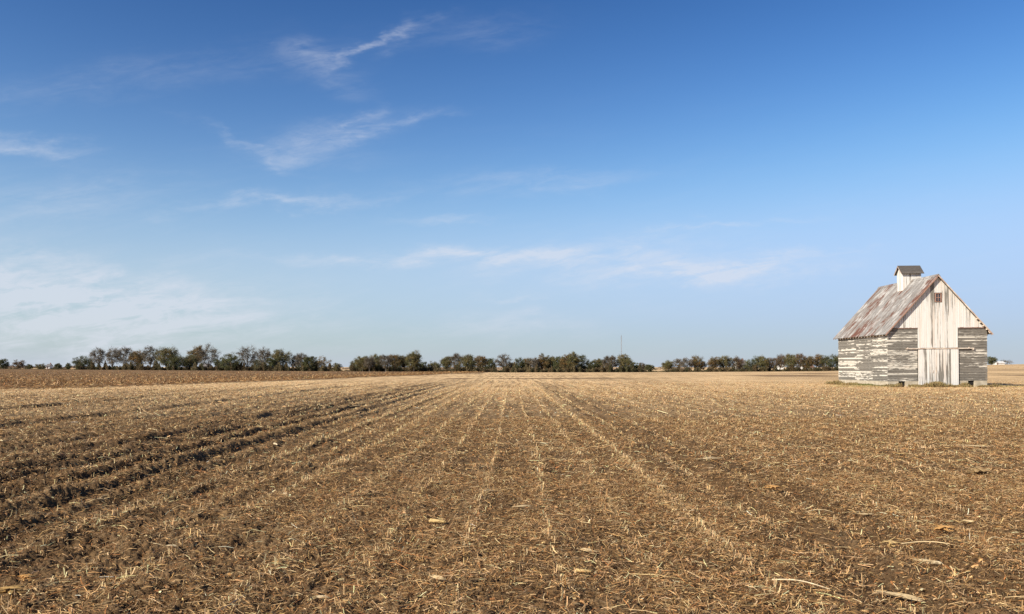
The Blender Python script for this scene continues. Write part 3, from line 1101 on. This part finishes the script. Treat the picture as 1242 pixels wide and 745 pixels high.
def tree_object(name, X, Y, Z, h, w, kind, seed, low=False):
    """A tapered trunk that splits into limbs, and a crown of twigs and leaf clumps."""
    rng = np.random.default_rng(seed)
    root = empty(name, (X, Y, Z))
    tk = MB()
    fork = h * (rng.uniform(.14, .26) if not low else .08)
    base_r = .022 * h + .05
    lean = rng.normal(0, .03, 2) * h
    nl = int(rng.integers(4, 7))
    crown_c = np.array([lean[0], lean[1], h * (.62 if not low else .52)])
    crown_r = np.array([w / 2, w / 2 * .9, h * (.40 if not low else .47)])
    tk.tube([(0, 0, -.3), (lean[0] * .2, lean[1] * .2, fork * .5), (lean[0] * .4, lean[1] * .4, fork)], [base_r * 1.25, base_r, base_r * .9], 7)
    tips = []
    for i in range(nl):
        a = 2 * math.pi * (i + rng.uniform(-.3, .3)) / nl
        rr = rng.uniform(.25, .72)
        p0 = np.array([lean[0] * .4, lean[1] * .4, fork * rng.uniform(.75, 1.0)])
        p2 = crown_c + crown_r * np.array([math.cos(a) * rr, math.sin(a) * rr, rng.uniform(.0, .6)])
        p1 = p0 * .45 + p2 * .55 + np.array([math.cos(a), math.sin(a), 0]) * w * .04 + np.array([0, 0, .02 * h])
        tk.tube([p0, (p0 + p1) / 2 + rng.normal(0, .08, 3), p1, p2], [base_r * .62, base_r * .5, base_r * .36, base_r * .14], 5)
        for _ in range(5):
            tt = rng.uniform(.3, 1.0)
            tips.append((p1 * (1 - tt) + p2 * tt) if tt > .2 else p1)
    tk.build('trunk', M_BARK, root)

    # clump centres fill an uneven ellipsoid, more of them towards its shell
    leafy = {'dense': 1.0, 'olive': .72, 'orange': .62, 'bare': .30, 'red': .5}[kind]
    ncl = int((120 if not low else 80) * (.75 + .5 * leafy))
    lump = rng.normal(0, 1, (7, 3))
    lump /= np.linalg.norm(lump, axis=1)[:, None]
    lamp = rng.uniform(-.22, .26, 7)
    dirs = rng.normal(0, 1, (ncl, 3))
    dirs /= np.linalg.norm(dirs, axis=1)[:, None]
    r = rng.uniform(.10, 1.0, ncl) ** .5
    bulge = 1 + (np.maximum(dirs @ lump.T, 0) ** 3 @ lamp)
    cl = crown_c + dirs * crown_r * (r * bulge)[:, None]
    if kind == 'dense' or low:
        cl[:, 2] -= h * .06 * rng.uniform(0, 1.9, ncl)
    elif kind != 'bare':
        cl[:, 2] -= h * .13 * (rng.uniform(0, 1, ncl) < .35) * rng.uniform(0, 1.5, ncl)
    cl[:, 2] = np.maximum(cl[:, 2], h * .12)
    V, T, O = [], [], 0
    # twigs
    ntw = {'bare': 26, 'olive': 9, 'orange': 9, 'red': 13, 'dense': 3}[kind]
    tips = np.array(tips)
    tw_v, tw_t = [], []
    k = 0
    for c in cl:
        s = tips[np.argmin(((tips - c) ** 2).sum(1))]
        segs = [(s, c, .040, .02)]
        for _ in range(ntw):
            d = rng.normal(0, 1, 3)
            d[2] = abs(d[2]) * .8 + .25
            d = d / np.linalg.norm(d) + (c - crown_c) / (np.linalg.norm(c - crown_c) + .1) * .7
            st = s + (c - s) * rng.uniform(.45, 1.05)
            segs.append((st, st + d * rng.uniform(.05, .12) * h, .016, .006))
        for a, b, r0, r1 in segs:
            d = b - a
            nrm = np.cross(d, rng.normal(0, 1, 3))
            nrm /= np.linalg.norm(nrm) + 1e-6
            bn = np.cross(d, nrm)
            bn /= np.linalg.norm(bn) + 1e-6
            for rr, p in ((r0, a), (r1, b)):
                for j in range(3):
                    an = j * 2.0944
                    tw_v.append(p + (nrm * math.cos(an) + bn * math.sin(an)) * rr)
            for j in range(3):
                j2 = (j + 1) % 3
                tw_t.append((k + j, k + j2, k + 3 + j2))
                tw_t.append((k + j, k + 3 + j2, k + 3 + j))
            k += 6
    crown_me_v = np.array(tw_v)
    tri = np.array(tw_t)
    twc = np.array((.20, .175, .145)) if kind != 'red' else np.array((.19, .125, .10))
    cols = np.tile(twc * rng.uniform(.8, 1.15), (len(crown_me_v), 1))
    # leaves: small bent triangles pairs
    per = int({'dense': 120, 'olive': 104, 'orange': 96, 'bare': 32, 'red': 78}[kind])
    n = ncl * per
    cidx = np.repeat(np.arange(ncl), per)
    csz = rng.uniform(.07, .16, ncl) * (w * .55 + h * .3)
    P = cl[cidx] + rng.normal(0, 1, (n, 3)) * (csz[cidx] * .55)[:, None] * np.array([1, 1, .8])
    P[:, 2] = np.maximum(P[:, 2], .15)
    s = rng.uniform(.09, .20, n) * (h / 10) ** .5
    a = rng.normal(0, 1, (n, 3))
    a /= np.linalg.norm(a, axis=1)[:, None]
    b = np.cross(a, rng.normal(0, 1, (n, 3)))
    b /= np.linalg.norm(b, axis=1)[:, None]
    LV = np.empty((n, 4, 3))
    LV[:, 0] = P - a * s[:, None]
    LV[:, 1] = P + b * (s * .6)[:, None]
    LV[:, 2] = P + a * s[:, None]
    LV[:, 3] = P - b * (s * .6)[:, None]
    base = np.array(LEAFCOL[kind])
    ccol = base[rng.choice(3, ncl)] * rng.uniform(.9, 1.6, (ncl, 1))
    lc = ccol[cidx] * rng.uniform(.8, 1.2, (n, 1))
    ofs = len(crown_me_v)
    q = ofs + np.arange(n)[:, None] * 4 + np.array([[0, 1, 2, 3]])
    Vall = np.concatenate([crown_me_v, LV.reshape(-1, 3)])
    Call = np.concatenate([cols, np.repeat(lc, 4, axis=0)])
    me = np_mesh('crown', Vall, quads=q, tris=tri, colors=Call)
    link_mesh('crown', me, M_LEAF, root)
    return root


# x, top y, width (photo scale), kind
LEFT_GROVE = [(102, 430, 23, 'dense'), (120.5, 423, 15, 'bare'), (136, 421.7, 17, 'bare'), (153, 421, 21, 'bare'), (167, 425, 17, 'orange'),
              (182, 420, 17, 'bare'), (201, 419, 25, 'olive'), (214, 428, 20, 'dense'), (229, 430, 14, 'olive'), (238, 419.5, 17, 'orange'),
              (253, 419, 23, 'bare'), (268, 433, 14, 'dense'), (281, 425.5, 21, 'dense'), (300, 420.7, 21, 'bare'), (312, 434, 18, 'dense'), (319.5, 421.7, 17, 'bare'),
              (331, 432, 13, 'dense'), (342, 424.5, 22, 'olive'), (359, 430, 13, 'bare'), (367, 429, 13, 'bare'), (376, 430, 14, 'dense'), (389, 432, 20, 'orange')]
CENTRE_A = [(431, 437, 13, 'dense'), (440, 431, 17, 'olive'), (448, 433, 11, 'bare'), (456.5, 429.6, 16, 'olive'), (468, 430, 12, 'bare'), (478.5, 428, 14, 'orange'),
            (490, 430.5, 14, 'orange'), (502, 425.5, 17, 'olive'), (513, 438.5, 14, 'dense'), (526.5, 436.5, 15, 'olive')]
CENTRE_B = [(542, 431, 13, 'olive'), (554.5, 428, 14, 'bare'), (567, 429.6, 16, 'olive'), (582.5, 431, 16, 'orange'), (595, 433.5, 13, 'dense'), (610, 430, 17, 'bare'),
            (620, 438, 10, 'dense'), (630, 433.4, 13, 'dense'), (641, 434.6, 13, 'orange'), (649, 434, 9, 'bare')]
CENTRE_C = [(657.6, 430.7, 14, 'orange'), (668, 430.7, 12, 'olive'), (677, 431, 12, 'dense'), (686, 430.4, 11, 'orange'), (695, 429, 13, 'olive'), (705, 430.4, 14, 'dense'),
            (717, 436, 13, 'dense'), (726.7, 434.6, 10, 'olive'), (735.5, 431.6, 10, 'bare'), (742.6, 431.6, 9, 'bare'), (757, 430, 19, 'olive'), (770, 438, 12, 'dense'), (778, 440, 8, 'bare')]
RIGHT_GROVE = [(811, 437.7, 13, 'olive'), (823, 434.8, 13, 'bare'), (831.5, 434.4, 12, 'bare'), (844, 431.5, 15, 'orange'), (853, 439, 9, 'bare'), (865, 432.8, 13, 'orange'), (879, 431.5, 16, 'olive'),
               (894, 433, 15, 'red'), (911, 432, 15, 'dense'), (924, 431, 15, 'olive'), (935, 434, 13, 'red'), (945.5, 430.5, 13, 'red'), (959, 429.6, 14, 'olive'), (970.7, 429.4, 13, 'red'),
               (981, 431, 14, 'orange'), (993, 429, 15, 'orange'), (1008, 429.4, 16, 'dense'), (1021, 430, 15, 'olive')]

ORD = ['first', 'second', 'third', 'fourth', 'fifth', 'sixth', 'seventh', 'eighth', 'ninth', 'tenth', 'eleventh', 'twelfth']
KWORD = {'dense': 'dense dark green', 'olive': 'thinning olive green', 'orange': 'rusty orange tinged', 'bare': 'bare grey branched', 'red': 'reddish brown thinning'}


def far_y(px):
    return float(np.interp(px, FARX, FARY))


def grove(items, where, group, dist, seed0):
    items = sorted(items)
    n = len(items)
    for i, (px, ty, w, kind) in enumerate(items):
        rg = random.Random(seed0 + i)
        Y = dist + rg.uniform(-9, 12)
        if ty > 433:
            Y += 8
        X = (px - VPX) * Y / FPX
        Z = float(roll(X, Y))
        top = EYE + (VPY - ty) * Y / FPX
        h = max(2.5, top - Z)
        wm = w * 1.22 * Y / FPX
        low = h < .72 * wm * 1.2 or (kind == 'dense' and ty > 424)
        o = tree_object('tree', X, Y, Z, h * .98, wm, kind, seed0 * 31 + i, low)
        pos = f'{ORD[i]} from the left' if i < n / 2 else (f'{ORD[n - 1 - i]} from the right')
        size = 'low' if ty > 434 else ''
        tag(o, ' '.join(f'{size} {KWORD[kind]} tree, {pos} in {where}'.split()), 'tree', group)


grove(LEFT_GROVE, 'the tall left grove', 'trees of the tall left grove', 440, 101)
grove(CENTRE_A, 'the clump beside the bush', 'trees of the centre clump by the bush', 430, 211)
grove(CENTRE_B, 'the middle treeline', 'trees of the middle treeline', 440, 307)
grove(CENTRE_C, 'the clump under the mast', 'trees of the clump under the mast', 440, 401)
grove(RIGHT_GROVE, 'the grove beside the barn', 'trees of the grove beside the barn', 560, 503)


def lone(px, ty, by_, w, kind, dist, label, seed, name='bush'):
    X = (px - VPX) * dist / FPX
    Z = float(roll(X, dist))
    if by_ is not None:
        Z = min(Z + .3, EYE + (VPY - by_) * dist / FPX) if abs(Z - (EYE + (VPY - by_) * dist / FPX)) < 1.2 else Z
    h = max(1.5, EYE + (VPY - ty) * dist / FPX - Z)
    o = tree_object(name, X, dist, Z, h, w * dist / FPX, kind, seed, True)
    tag(o, label, 'tree' if name == 'tree' else 'bush')


lone(4, 435, None, 14, 'dense', 520, 'grey green bush cut by the left edge of the photo', 900)
lone(23, 435.5, None, 16, 'red', 500, 'round dark red brown bush alone on the far left horizon', 901)
lone(50, 440.5, None, 14, 'olive', 620, 'pale olive bush left of the tiny white house', 902)
lone(70, 440, None, 8, 'dense', 640, 'small dark bush right of the tiny white house', 903)
lone(83, 440, None, 6, 'dense', 640, 'smallest round dark bush just left of the left grove', 904)
lone(36, 441.5, None, 9, 'dense', 760, 'low distant bush between red brown bush and white house', 905)
lone(408, 440, None, 12, 'olive', 435, 'small round olive bush in the gap after left grove', 906)
lone(787, 441.5, None, 13, 'dense', 445, 'round dark bush in the gap right of the mast clump', 907)
lone(1202, 431.5, None, 13, 'dense', 640, 'dark round tree peeping out behind the barn', 908, 'tree')
lone(1220, 436, None, 16, 'bare', 700, 'bare pale brush by the low white shed', 909)
lone(1209, 438.5, None, 8, 'bare', 720, 'little bare bush behind the low white shed', 910)


def build_undergrowth():
    """Low scrub along the feet of the trees: nobody could count it."""
    vs, cs = [], []
    rng = np.random.default_rng(55)
    for a, b, dist, dens, hh in ((92, 402, 436, 56, 4.2), (402, 428, 440, 14, 1.0), (424, 782, 434, 52, 3.9), (806, 1034, 554, 44, 3.6), (0, 92, 560, 14, 1.0), (782, 806, 500, 10, .9)):
        n = int((b - a) * dens * 6)
        px = rng.uniform(a, b, n)
        Y = dist + rng.uniform(-3, 9, n) - 9 * vnoise(px * .3, px * 0 + 2, 13) ** 2
        X = (px - VPX) * Y / FPX
        Z = roll(X, Y)
        hm = hh * (.25 + 1.2 * vnoise(px * .25, px * 0, 71) * vnoise(px * .9, px * 0 + 3, 72) ** .5)
        P = np.stack([X, Y, Z + rng.uniform(0, 1, n) ** 1.3 * hm], 1)
        s = rng.uniform(.14, .34, n)
        d = rng.normal(0, 1, (n, 3))
        d /= np.linalg.norm(d, axis=1)[:, None]
        e = np.cross(d, rng.normal(0, 1, (n, 3)))
        e /= np.linalg.norm(e, axis=1)[:, None]
        q = np.stack([P - d * s[:, None], P + e * (s * .6)[:, None], P + d * s[:, None], P - e * (s * .6)[:, None]], 1)
        vs.append(q.reshape(-1, 3))
        base = np.array([(.072, .064, .030), (.105, .072, .036), (.058, .060, .026), (.14, .11, .055)])
        k = (vnoise(px * .12, px * 0 + 9, 19) * 3.99).astype(int)
        c = base[np.where(rng.uniform(0, 1, n) < .6, k, rng.choice(4, n))] * rng.uniform(.8, 1.25, (n, 1))
        cs.append(np.repeat(c, 4, axis=0))
    V = np.concatenate(vs)
    q = np.arange(len(V)).reshape(-1, 4)
    o = link_mesh('undergrowth', np_mesh('undergrowth', V, quads=q, colors=np.concatenate(cs)), M_LEAF)
    tag(o, 'dark scrubby undergrowth along the foot of the treeline', 'undergrowth', kind='stuff')
    # a far hedge line on the left horizon and beyond the gaps
    n = 9000
    px = np.concatenate([rng.uniform(-40, 110, n // 2), rng.uniform(390, 830, n - n // 2)])
    Y = rng.uniform(1180, 1240, n)
    X = (px - VPX) * Y / FPX
    Z = roll(X, Y)
    P = np.stack([X, Y, Z + rng.uniform(0, 1, n) * (1.0 + 3.0 * vnoise(px * .2, px * 0, 4))], 1)
    s = rng.uniform(.5, 1.1, n)
    d = rng.normal(0, 1, (n, 3))
    d /= np.linalg.norm(d, axis=1)[:, None]
    e = np.cross(d, rng.normal(0, 1, (n, 3)))
    e /= np.linalg.norm(e, axis=1)[:, None]
    V = np.stack([P - d * s[:, None], P + e * (s * .6)[:, None], P + d * s[:, None], P - e * (s * .6)[:, None]], 1).reshape(-1, 3)
    c = np.repeat(np.array((.16, .115, .085)) * rng.uniform(.7, 1.2, (n, 1)), 4, axis=0)
    o = link_mesh('distant_hedgerow', np_mesh('distant_hedgerow', V, quads=np.arange(len(V)).reshape(-1, 4), colors=c), M_LEAF)
    tag(o, 'thin red brown hedgerow on the far horizon', 'hedgerow', kind='stuff')


build_undergrowth()


# ------------------------------------------------------------------ far buildings and the mast
def house(name, px, base_y, wpx, wall_h, roof_h, dist, depth, label, cat, roofmat, chimney=False, rz=0.0, nwin=2, wing=False):
    X = (px - VPX) * dist / FPX
    Z = float(roll(X, dist))
    w = wpx * dist / FPX
    root = empty(name, (X, dist, Z), rz)
    tag(root, label, cat)
    b = MB()
    b.prism_x([(-depth / 2, 0), (depth / 2, 0), (depth / 2, wall_h), (0, wall_h + roof_h - .1), (-depth / 2, wall_h)], -w / 2, w / 2)
    b.build('wall', M_WHITE, root)
    r = MB()
    for s in (-1, 1):
        ye = s * (depth / 2 + .4)
        ze = wall_h - .4 * roof_h / (depth / 2)
        pts = [(0, wall_h + roof_h), (ye, ze), (ye, ze + .18), (0, wall_h + roof_h + .18)]
        r.prism_x(pts[::(-1 if s > 0 else 1)], -w / 2 - .35, w / 2 + .35)
    ro = r.build('roof', roofmat, root)
    if chimney:
        c = MB()
        c.box(w * .2, w * .2 + .7, -.35, .35, wall_h + roof_h - .6, wall_h + roof_h + 1.1)
        c.build('chimney', M_REDROOF, ro)
    for i in range(nwin):
        x = -w / 2 + w * (i + .75) / (nwin + .5)
        f = MB()
        f.box(x - .55, x + .55, -depth / 2 - .05, -depth / 2 - .004, 1.0, min(2.5, wall_h - .2))
        wi = f.build('window', M_TRIM, root)
        p = MB()
        p.box(x - .45, x + .45, -depth / 2 - .07, -depth / 2 - .052, 1.1, min(2.4, wall_h - .3))
        p.build('pane', M_GLASS, wi)
    d = MB()
    d.box(-w / 2 + .5, -w / 2 + 1.4, -depth / 2 - .06, -depth / 2 - .006, .1, 2.1)
    d.build('door', M_REDROOF, root)
    return root


house('house', 898, 446, 12, 4.4, 3.4, 575, 7, 'white farmhouse half hidden under the reddish trees beside the barn grove', 'house', M_GREYROOF, True, R(12), 3)
house('shed', 914, 446, 6, 2.6, 1.3, 580, 5, 'small white shed next to the white farmhouse', 'shed', M_GREYROOF, nwin=1)
house('house', 946, 446, 7, 4.0, 2.8, 590, 6, 'narrow white house between the thinning trees', 'house', M_GREYROOF, False, R(80), 2)
house('shed', 979, 446, 12, 2.8, 1.6, 585, 7, 'long low white shed with brown roof under orange trees', 'shed', M_REDROOF, nwin=2)
house('house', 249, 447, 10, 2.6, 1.3, 466, 6, 'white cottage under the broad bare tree of the left grove', 'house', M_GREYROOF, False, 0, 2)
house('house', 60, 446, 4, 2.6, 1.6, 700, 5, 'tiny white house on the far left horizon', 'house', M_GREYROOF, True, 0, 1)
house('shed', 581, 450, 4, 1.9, .9, 452, 3, 'tiny white hut among the trees of the middle treeline', 'shed', M_GREYROOF, nwin=1)
house('shed', 1211, 443, 10, 1.6, 1.0, 675, 6, 'low white shed on the horizon right of the barn', 'shed', M_WHITE, nwin=2)


def build_mast():
    dist = 900
    px = 753.6
    X = (px - VPX) * dist / FPX
    Z = float(roll(X, dist))
    H = EYE + (VPY - 405) * dist / FPX - Z
    root = empty('radio_mast', (X, dist, Z))
    tag(root, 'tall thin grey lattice mast rising behind the treeline', 'mast')
    m = MB()
    s = .42
    cor = [(s * math.cos(a), s * math.sin(a)) for a in (R(90), R(210), R(330))]
    for cx, cy in cor:
        m.tube([(cx, cy, 0), (cx, cy, H - 2)], .10, 5)
    z = 0
    k = 0
    while z < H - 3:
        for i in range(3):
            a, b = cor[i], cor[(i + 1) % 3]
            m.tube([(a[0], a[1], z), (b[0], b[1], z + 1.1)], .04, 4)
        z += 1.1
    m.build('lattice', M_STEEL, root)
    a = MB()
    a.tube([(0, 0, H - 2.2), (0, 0, H)], .06, 5)
    a.box(-.5, .5, -.5, .5, H - 2.1, H - 1.98)
    a.build('antenna', M_STEEL, root)
    for i, an in enumerate((R(30), R(150), R(270))):
        g = MB()
        for hh in (H * .55, H * .9):
            g.tube([(0.3 * math.cos(an), .3 * math.sin(an), hh), (math.cos(an) * H * .5, math.sin(an) * H * .5, 0)], .012, 4)
        g.build('guy_wire', M_STEEL, root)


build_mast()


# ------------------------------------------------------------------ husks, cobs and stalks one can pick out
def husk_mesh(seed, L, blades, col, width=.22):
    rng = np.random.default_rng(seed)
    V, Q, C, o = [], [], [], 0
    for b in range(blades):
        n, k = 9, 5
        yaw = rng.normal(0, .35 if blades < 4 else .9) if b else 0.0
        ln = L * rng.uniform(.7, 1.0) if b else L
        curl = rng.uniform(.4, 1.1)
        lift = rng.uniform(.0, .04 if blades < 4 else .07) * L
        bend = rng.normal(0, .25)
        for i in range(n):
            t = i / (n - 1)
            wd = L * width * (math.sin(math.pi * (t * .92 + .06)) ** .7) * rng.uniform(.92, 1.08)
            cx = (t - .5) * ln
            cy = bend * ln * (t - .5) ** 2
            cz = lift * math.sin(math.pi * t) + .004 + b * .006
            for j in range(k):
                s = j / (k - 1) - .5
                an = s * curl
                py = cy + wd * math.sin(an) / max(curl * .5, .5) * .9
                pz = cz + wd * (math.cos(an) - math.cos(curl / 2)) * .9 + .004 * math.sin(9 * s + 5 * t)
                x2 = cx * math.cos(yaw) - py * math.sin(yaw)
                y2 = cx * math.sin(yaw) + py * math.cos(yaw)
                V.append((x2, y2, pz))
                C.append(np.array(col) * rng.uniform(.82, 1.12) * (1 - .25 * (abs(s) > .4)))
        for i in range(n - 1):
            for j in range(k - 1):
                Q.append((o + i * k + j, o + (i + 1) * k + j, o + (i + 1) * k + j + 1, o + i * k + j + 1))
        o += n * k
    return np_mesh('husk', np.array(V), quads=np.array(Q), colors=np.array(C), smooth=True)


def cob_mesh(seed, L, col):
    rng = np.random.default_rng(seed)
    V, Q, C = [], [], []
    n, k = 14, 12
    for i in range(n):
        t = i / (n - 1)
        r = L * .115 * (.35 if i in (0, n - 1) else 1) * (1.05 - .4 * t)
        for j in range(k):
            a = 2 * math.pi * j / k
            rr = r * (1 + .16 * ((i + j) % 2)) * rng.uniform(.93, 1.05)
            V.append(((t - .5) * L, rr * math.cos(a), r * .9 + rr * math.sin(a)))
            C.append(np.array(col) * rng.uniform(.75, 1.15))
    for i in range(n - 1):
        for j in range(k):
            Q.append((i * k + j, i * k + (j + 1) % k, (i + 1) * k + (j + 1) % k, (i + 1) * k + j))
    V += [(-.5 * L, 0, L * .1), (.5 * L, 0, L * .1)]
    C += [col, col]
    T = [(n * k, (j + 1) % k, j) for j in range(k)] + [(n * k + 1, (n - 1) * k + j, (n - 1) * k + (j + 1) % k) for j in range(k)]
    return np_mesh('cob', np.array(V), quads=np.array(Q), tris=np.array(T), colors=np.array([np.array(c) for c in C]), smooth=True)


def stalk_mesh(seed, L, col):
    rng = np.random.default_rng(seed)
    V, Q, C = [], [], []
    n, k = 12, 6
    b = rng.normal(0, .12)
    for i in range(n):
        t = i / (n - 1)
        r = .0055 * (1.1 - .5 * t) * (1.3 if i % 4 == 0 else 1)
        for j in range(k):
            a = 2 * math.pi * j / k
            V.append(((t - .5) * L, b * L * (t - .5) ** 2 * 4 + rng.normal(0, .002) + r * math.cos(a), .02 + .03 * math.sin(math.pi * t) + r * math.sin(a)))
            C.append(np.array(col) * rng.uniform(.85, 1.1))
    for i in range(n - 1):
        for j in range(k):
            Q.append((i * k + j, i * k + (j + 1) % k, (i + 1) * k + (j + 1) % k, (i + 1) * k + j))
    return np_mesh('stalk', np.array(V), quads=np.array(Q), colors=np.array(C), smooth=True)


PALE, YEL, ORG, RED, WHT = (.74, .56, .31), (.70, .49, .21), (.68, .38, .13), (.50, .22, .12), (.76, .62, .40)
# px, py, length in photo pixels, tilt in the picture plane (deg on the ground), sort, colour, label
BITS = [
    (1091, 727, 58, -35, 'husk', PALE, 'longest pale corn husk, nearest the bottom right corner'),
    (1130, 677, 27, -8, 'cob', WHT, 'thick pale corn cob right of the yellow husk cluster'),
    (1119, 690, 30, -12, 'husk', PALE, 'pale pointed husk just in front of the thick pale cob'),
    (1080, 668, 28, 30, 'cluster', YEL, 'ragged yellow husk cluster left of the thick pale cob'),
    (1144, 655, 36, -10, 'cluster', ORG, 'orange brown crumpled husk cluster behind the pale cob'),
    (1029, 645, 16, 25, 'husk', ORG, 'curled orange husk standing out left of the ragged cluster'),
    (1048.7, 632, 24, 0, 'husk', PALE, 'flat pale husk behind the curled orange husk'),
    (1082, 630, 12, 20, 'husk', ORG, 'little curled orange husk right of the flat pale husk'),
    (1175, 639, 16, -15, 'husk', PALE, 'short pale husk behind the orange crumpled cluster'),
    (1212, 649, 11, 0, 'husk', ORG, 'small orange husk scrap near the right edge'),
    (1195, 625, 16, 8, 'husk', YEL, 'yellowish husk on bare ground toward the right edge'),
    (1132, 669, 62, -8, 'stalk', PALE, 'long thin stalk lying across behind the pale cob'),
    (970, 721, 62, -22, 'stalk', WHT, 'long bent pale stalk left of the longest husk'),
    (994, 630, 30, 0, 'stalk', PALE, 'thin straight stalk left of the flat pale husk'),
    (1206, 667, 24, 6, 'stalk', PALE, 'short thin stalk close to the right edge'),
    (859, 561.5, 34, 5, 'husk', PALE, 'long pale husk in midfield on the way to the barn'),
    (1178, 545, 42, -6, 'husk', PALE, 'long pale husk in line below the right end of barn'),
    (810, 535, 12, 30, 'cob', YEL, 'small yellow cob beyond the long midfield husk'),
    (1093, 555, 13, 0, 'husk', YEL, 'small pale husk below the barn door'),
    (937, 596.5, 26, -12, 'cluster', ORG, 'orange leaf tangle midfield right of the tyre track'),
    (803, 599, 17, -14, 'husk', PALE, 'pale husk lying beside the right hand tyre track'),
    (760, 559, 16, -5, 'husk', PALE, 'small pale husk on the stubble row right of centre'),
    (1109, 521, 12, 5, 'husk', YEL, 'tiny yellow husk farthest out below the barn front'),
    (1018, 546, 8, 40, 'cob', YEL, 'tiny yellow cob end below the barn corner'),
    (931, 535, 26, 10, 'stalk', PALE, 'thin pale stalk far out left of the barn'),
    (1186, 577, 40, 3, 'cluster', (.46, .31, .14), 'faded orange husk spread wide toward the right edge'),
    (712, 676, 26, -14, 'husk', PALE, 'slender pale husk in the centre foreground'),
    (707, 703, 22, -5, 'cob', YEL, 'yellow cob nearest the camera in the centre foreground'),
    (530.6, 639.5, 24, -4, 'cob', YEL, 'yellow brown cob left of the centre stubble row'),
    (633, 624, 24, 8, 'husk', PALE, 'thin pale husk in the middle of the field'),
    (530, 717, 26, -22, 'husk', PALE, 'bent pale husk on the row left of centre, close to camera'),
    (661, 540, 20, -3, 'husk', PALE, 'flat pale husk far up the centre rows'),
    (432, 499.5, 16, 6, 'husk', PALE, 'pale husk farthest along the left rows'),
    (334.5, 545, 13, -15, 'cob', WHT, 'bright pale cob alone right of the dark wheel ruts'),
    (166, 573, 13, 25, 'cluster', YEL, 'yellow husk bunch between the dark wheel ruts'),
    (75, 557, 10, 30, 'cob', RED, 'reddish cob on the ridge beside the darkest rut'),
    (348, 605.5, 12, -5, 'cob', WHT, 'bright pale cob on the strong left stubble row'),
    (121, 615.5, 7, 0, 'husk', WHT, 'small white husk scrap on the rough left ground'),
    (208, 676, 14, 0, 'husk', WHT, 'white husk scrap at near end of left stubble row'),
    (226, 612, 10, 60, 'husk', PALE, 'upright pale husk tip among the left stubble'),
    (390, 734, 18, 0, 'husk', WHT, 'pale curled husk at the bottom edge left of centre'),
    (12, 729, 34, 8, 'cluster', (.52, .33, .12), 'orange leaf bunch at the bottom left corner'),
    (30, 718, 20, -10, 'cluster', ORG, 'brown leaf bunch just above the bottom left corner'),
    (88, 489, 13, -3, 'husk', PALE, 'pale husk far out on the left near the corn strip'),
    (299, 487.6, 9, -10, 'husk', PALE, 'tiny pale husk beyond the ruts on the left'),
]


def build_bits():
    for i, (px, py, ln, tilt, sort, col, label) in enumerate(BITS):
        X, Y = px2g(px, py)
        L = max(.08, 1.15 * ln * Y / FPX)
        Z = float(gz(X, Y)) + .008
        if sort == 'husk':
            me, nm = husk_mesh(500 + i, L, 2, col, .15), 'corn_husk'
        elif sort == 'cluster':
            me, nm = husk_mesh(500 + i, L * .85, 7, col, .13), 'corn_husk'
        elif sort == 'cob':
            me, nm = cob_mesh(500 + i, max(L * .78, .09), col), 'corn_cob'
        else:
            me, nm = stalk_mesh(500 + i, L, col), 'corn_stalk'
        me.name = nm
        o = link_mesh(nm, me, M_HUSK, None, (X, Y, Z + (.045 if sort == 'cluster' else .02 if sort == 'cob' else .035)))
        # a tilt seen in the picture comes from lying askew on the ground
        o.rotation_euler = (0, 0, math.atan2(math.tan(R(tilt)) * Y / EYE * .55, 1.0))
        tag(o, label, {'corn_husk': 'husk', 'corn_cob': 'corn cob', 'corn_stalk': 'stalk'}[nm], {'corn_husk': 'corn husks scattered on the field', 'corn_cob': 'corn cobs scattered on the field', 'corn_stalk': 'loose stalks on the field'}[nm])


build_bits()
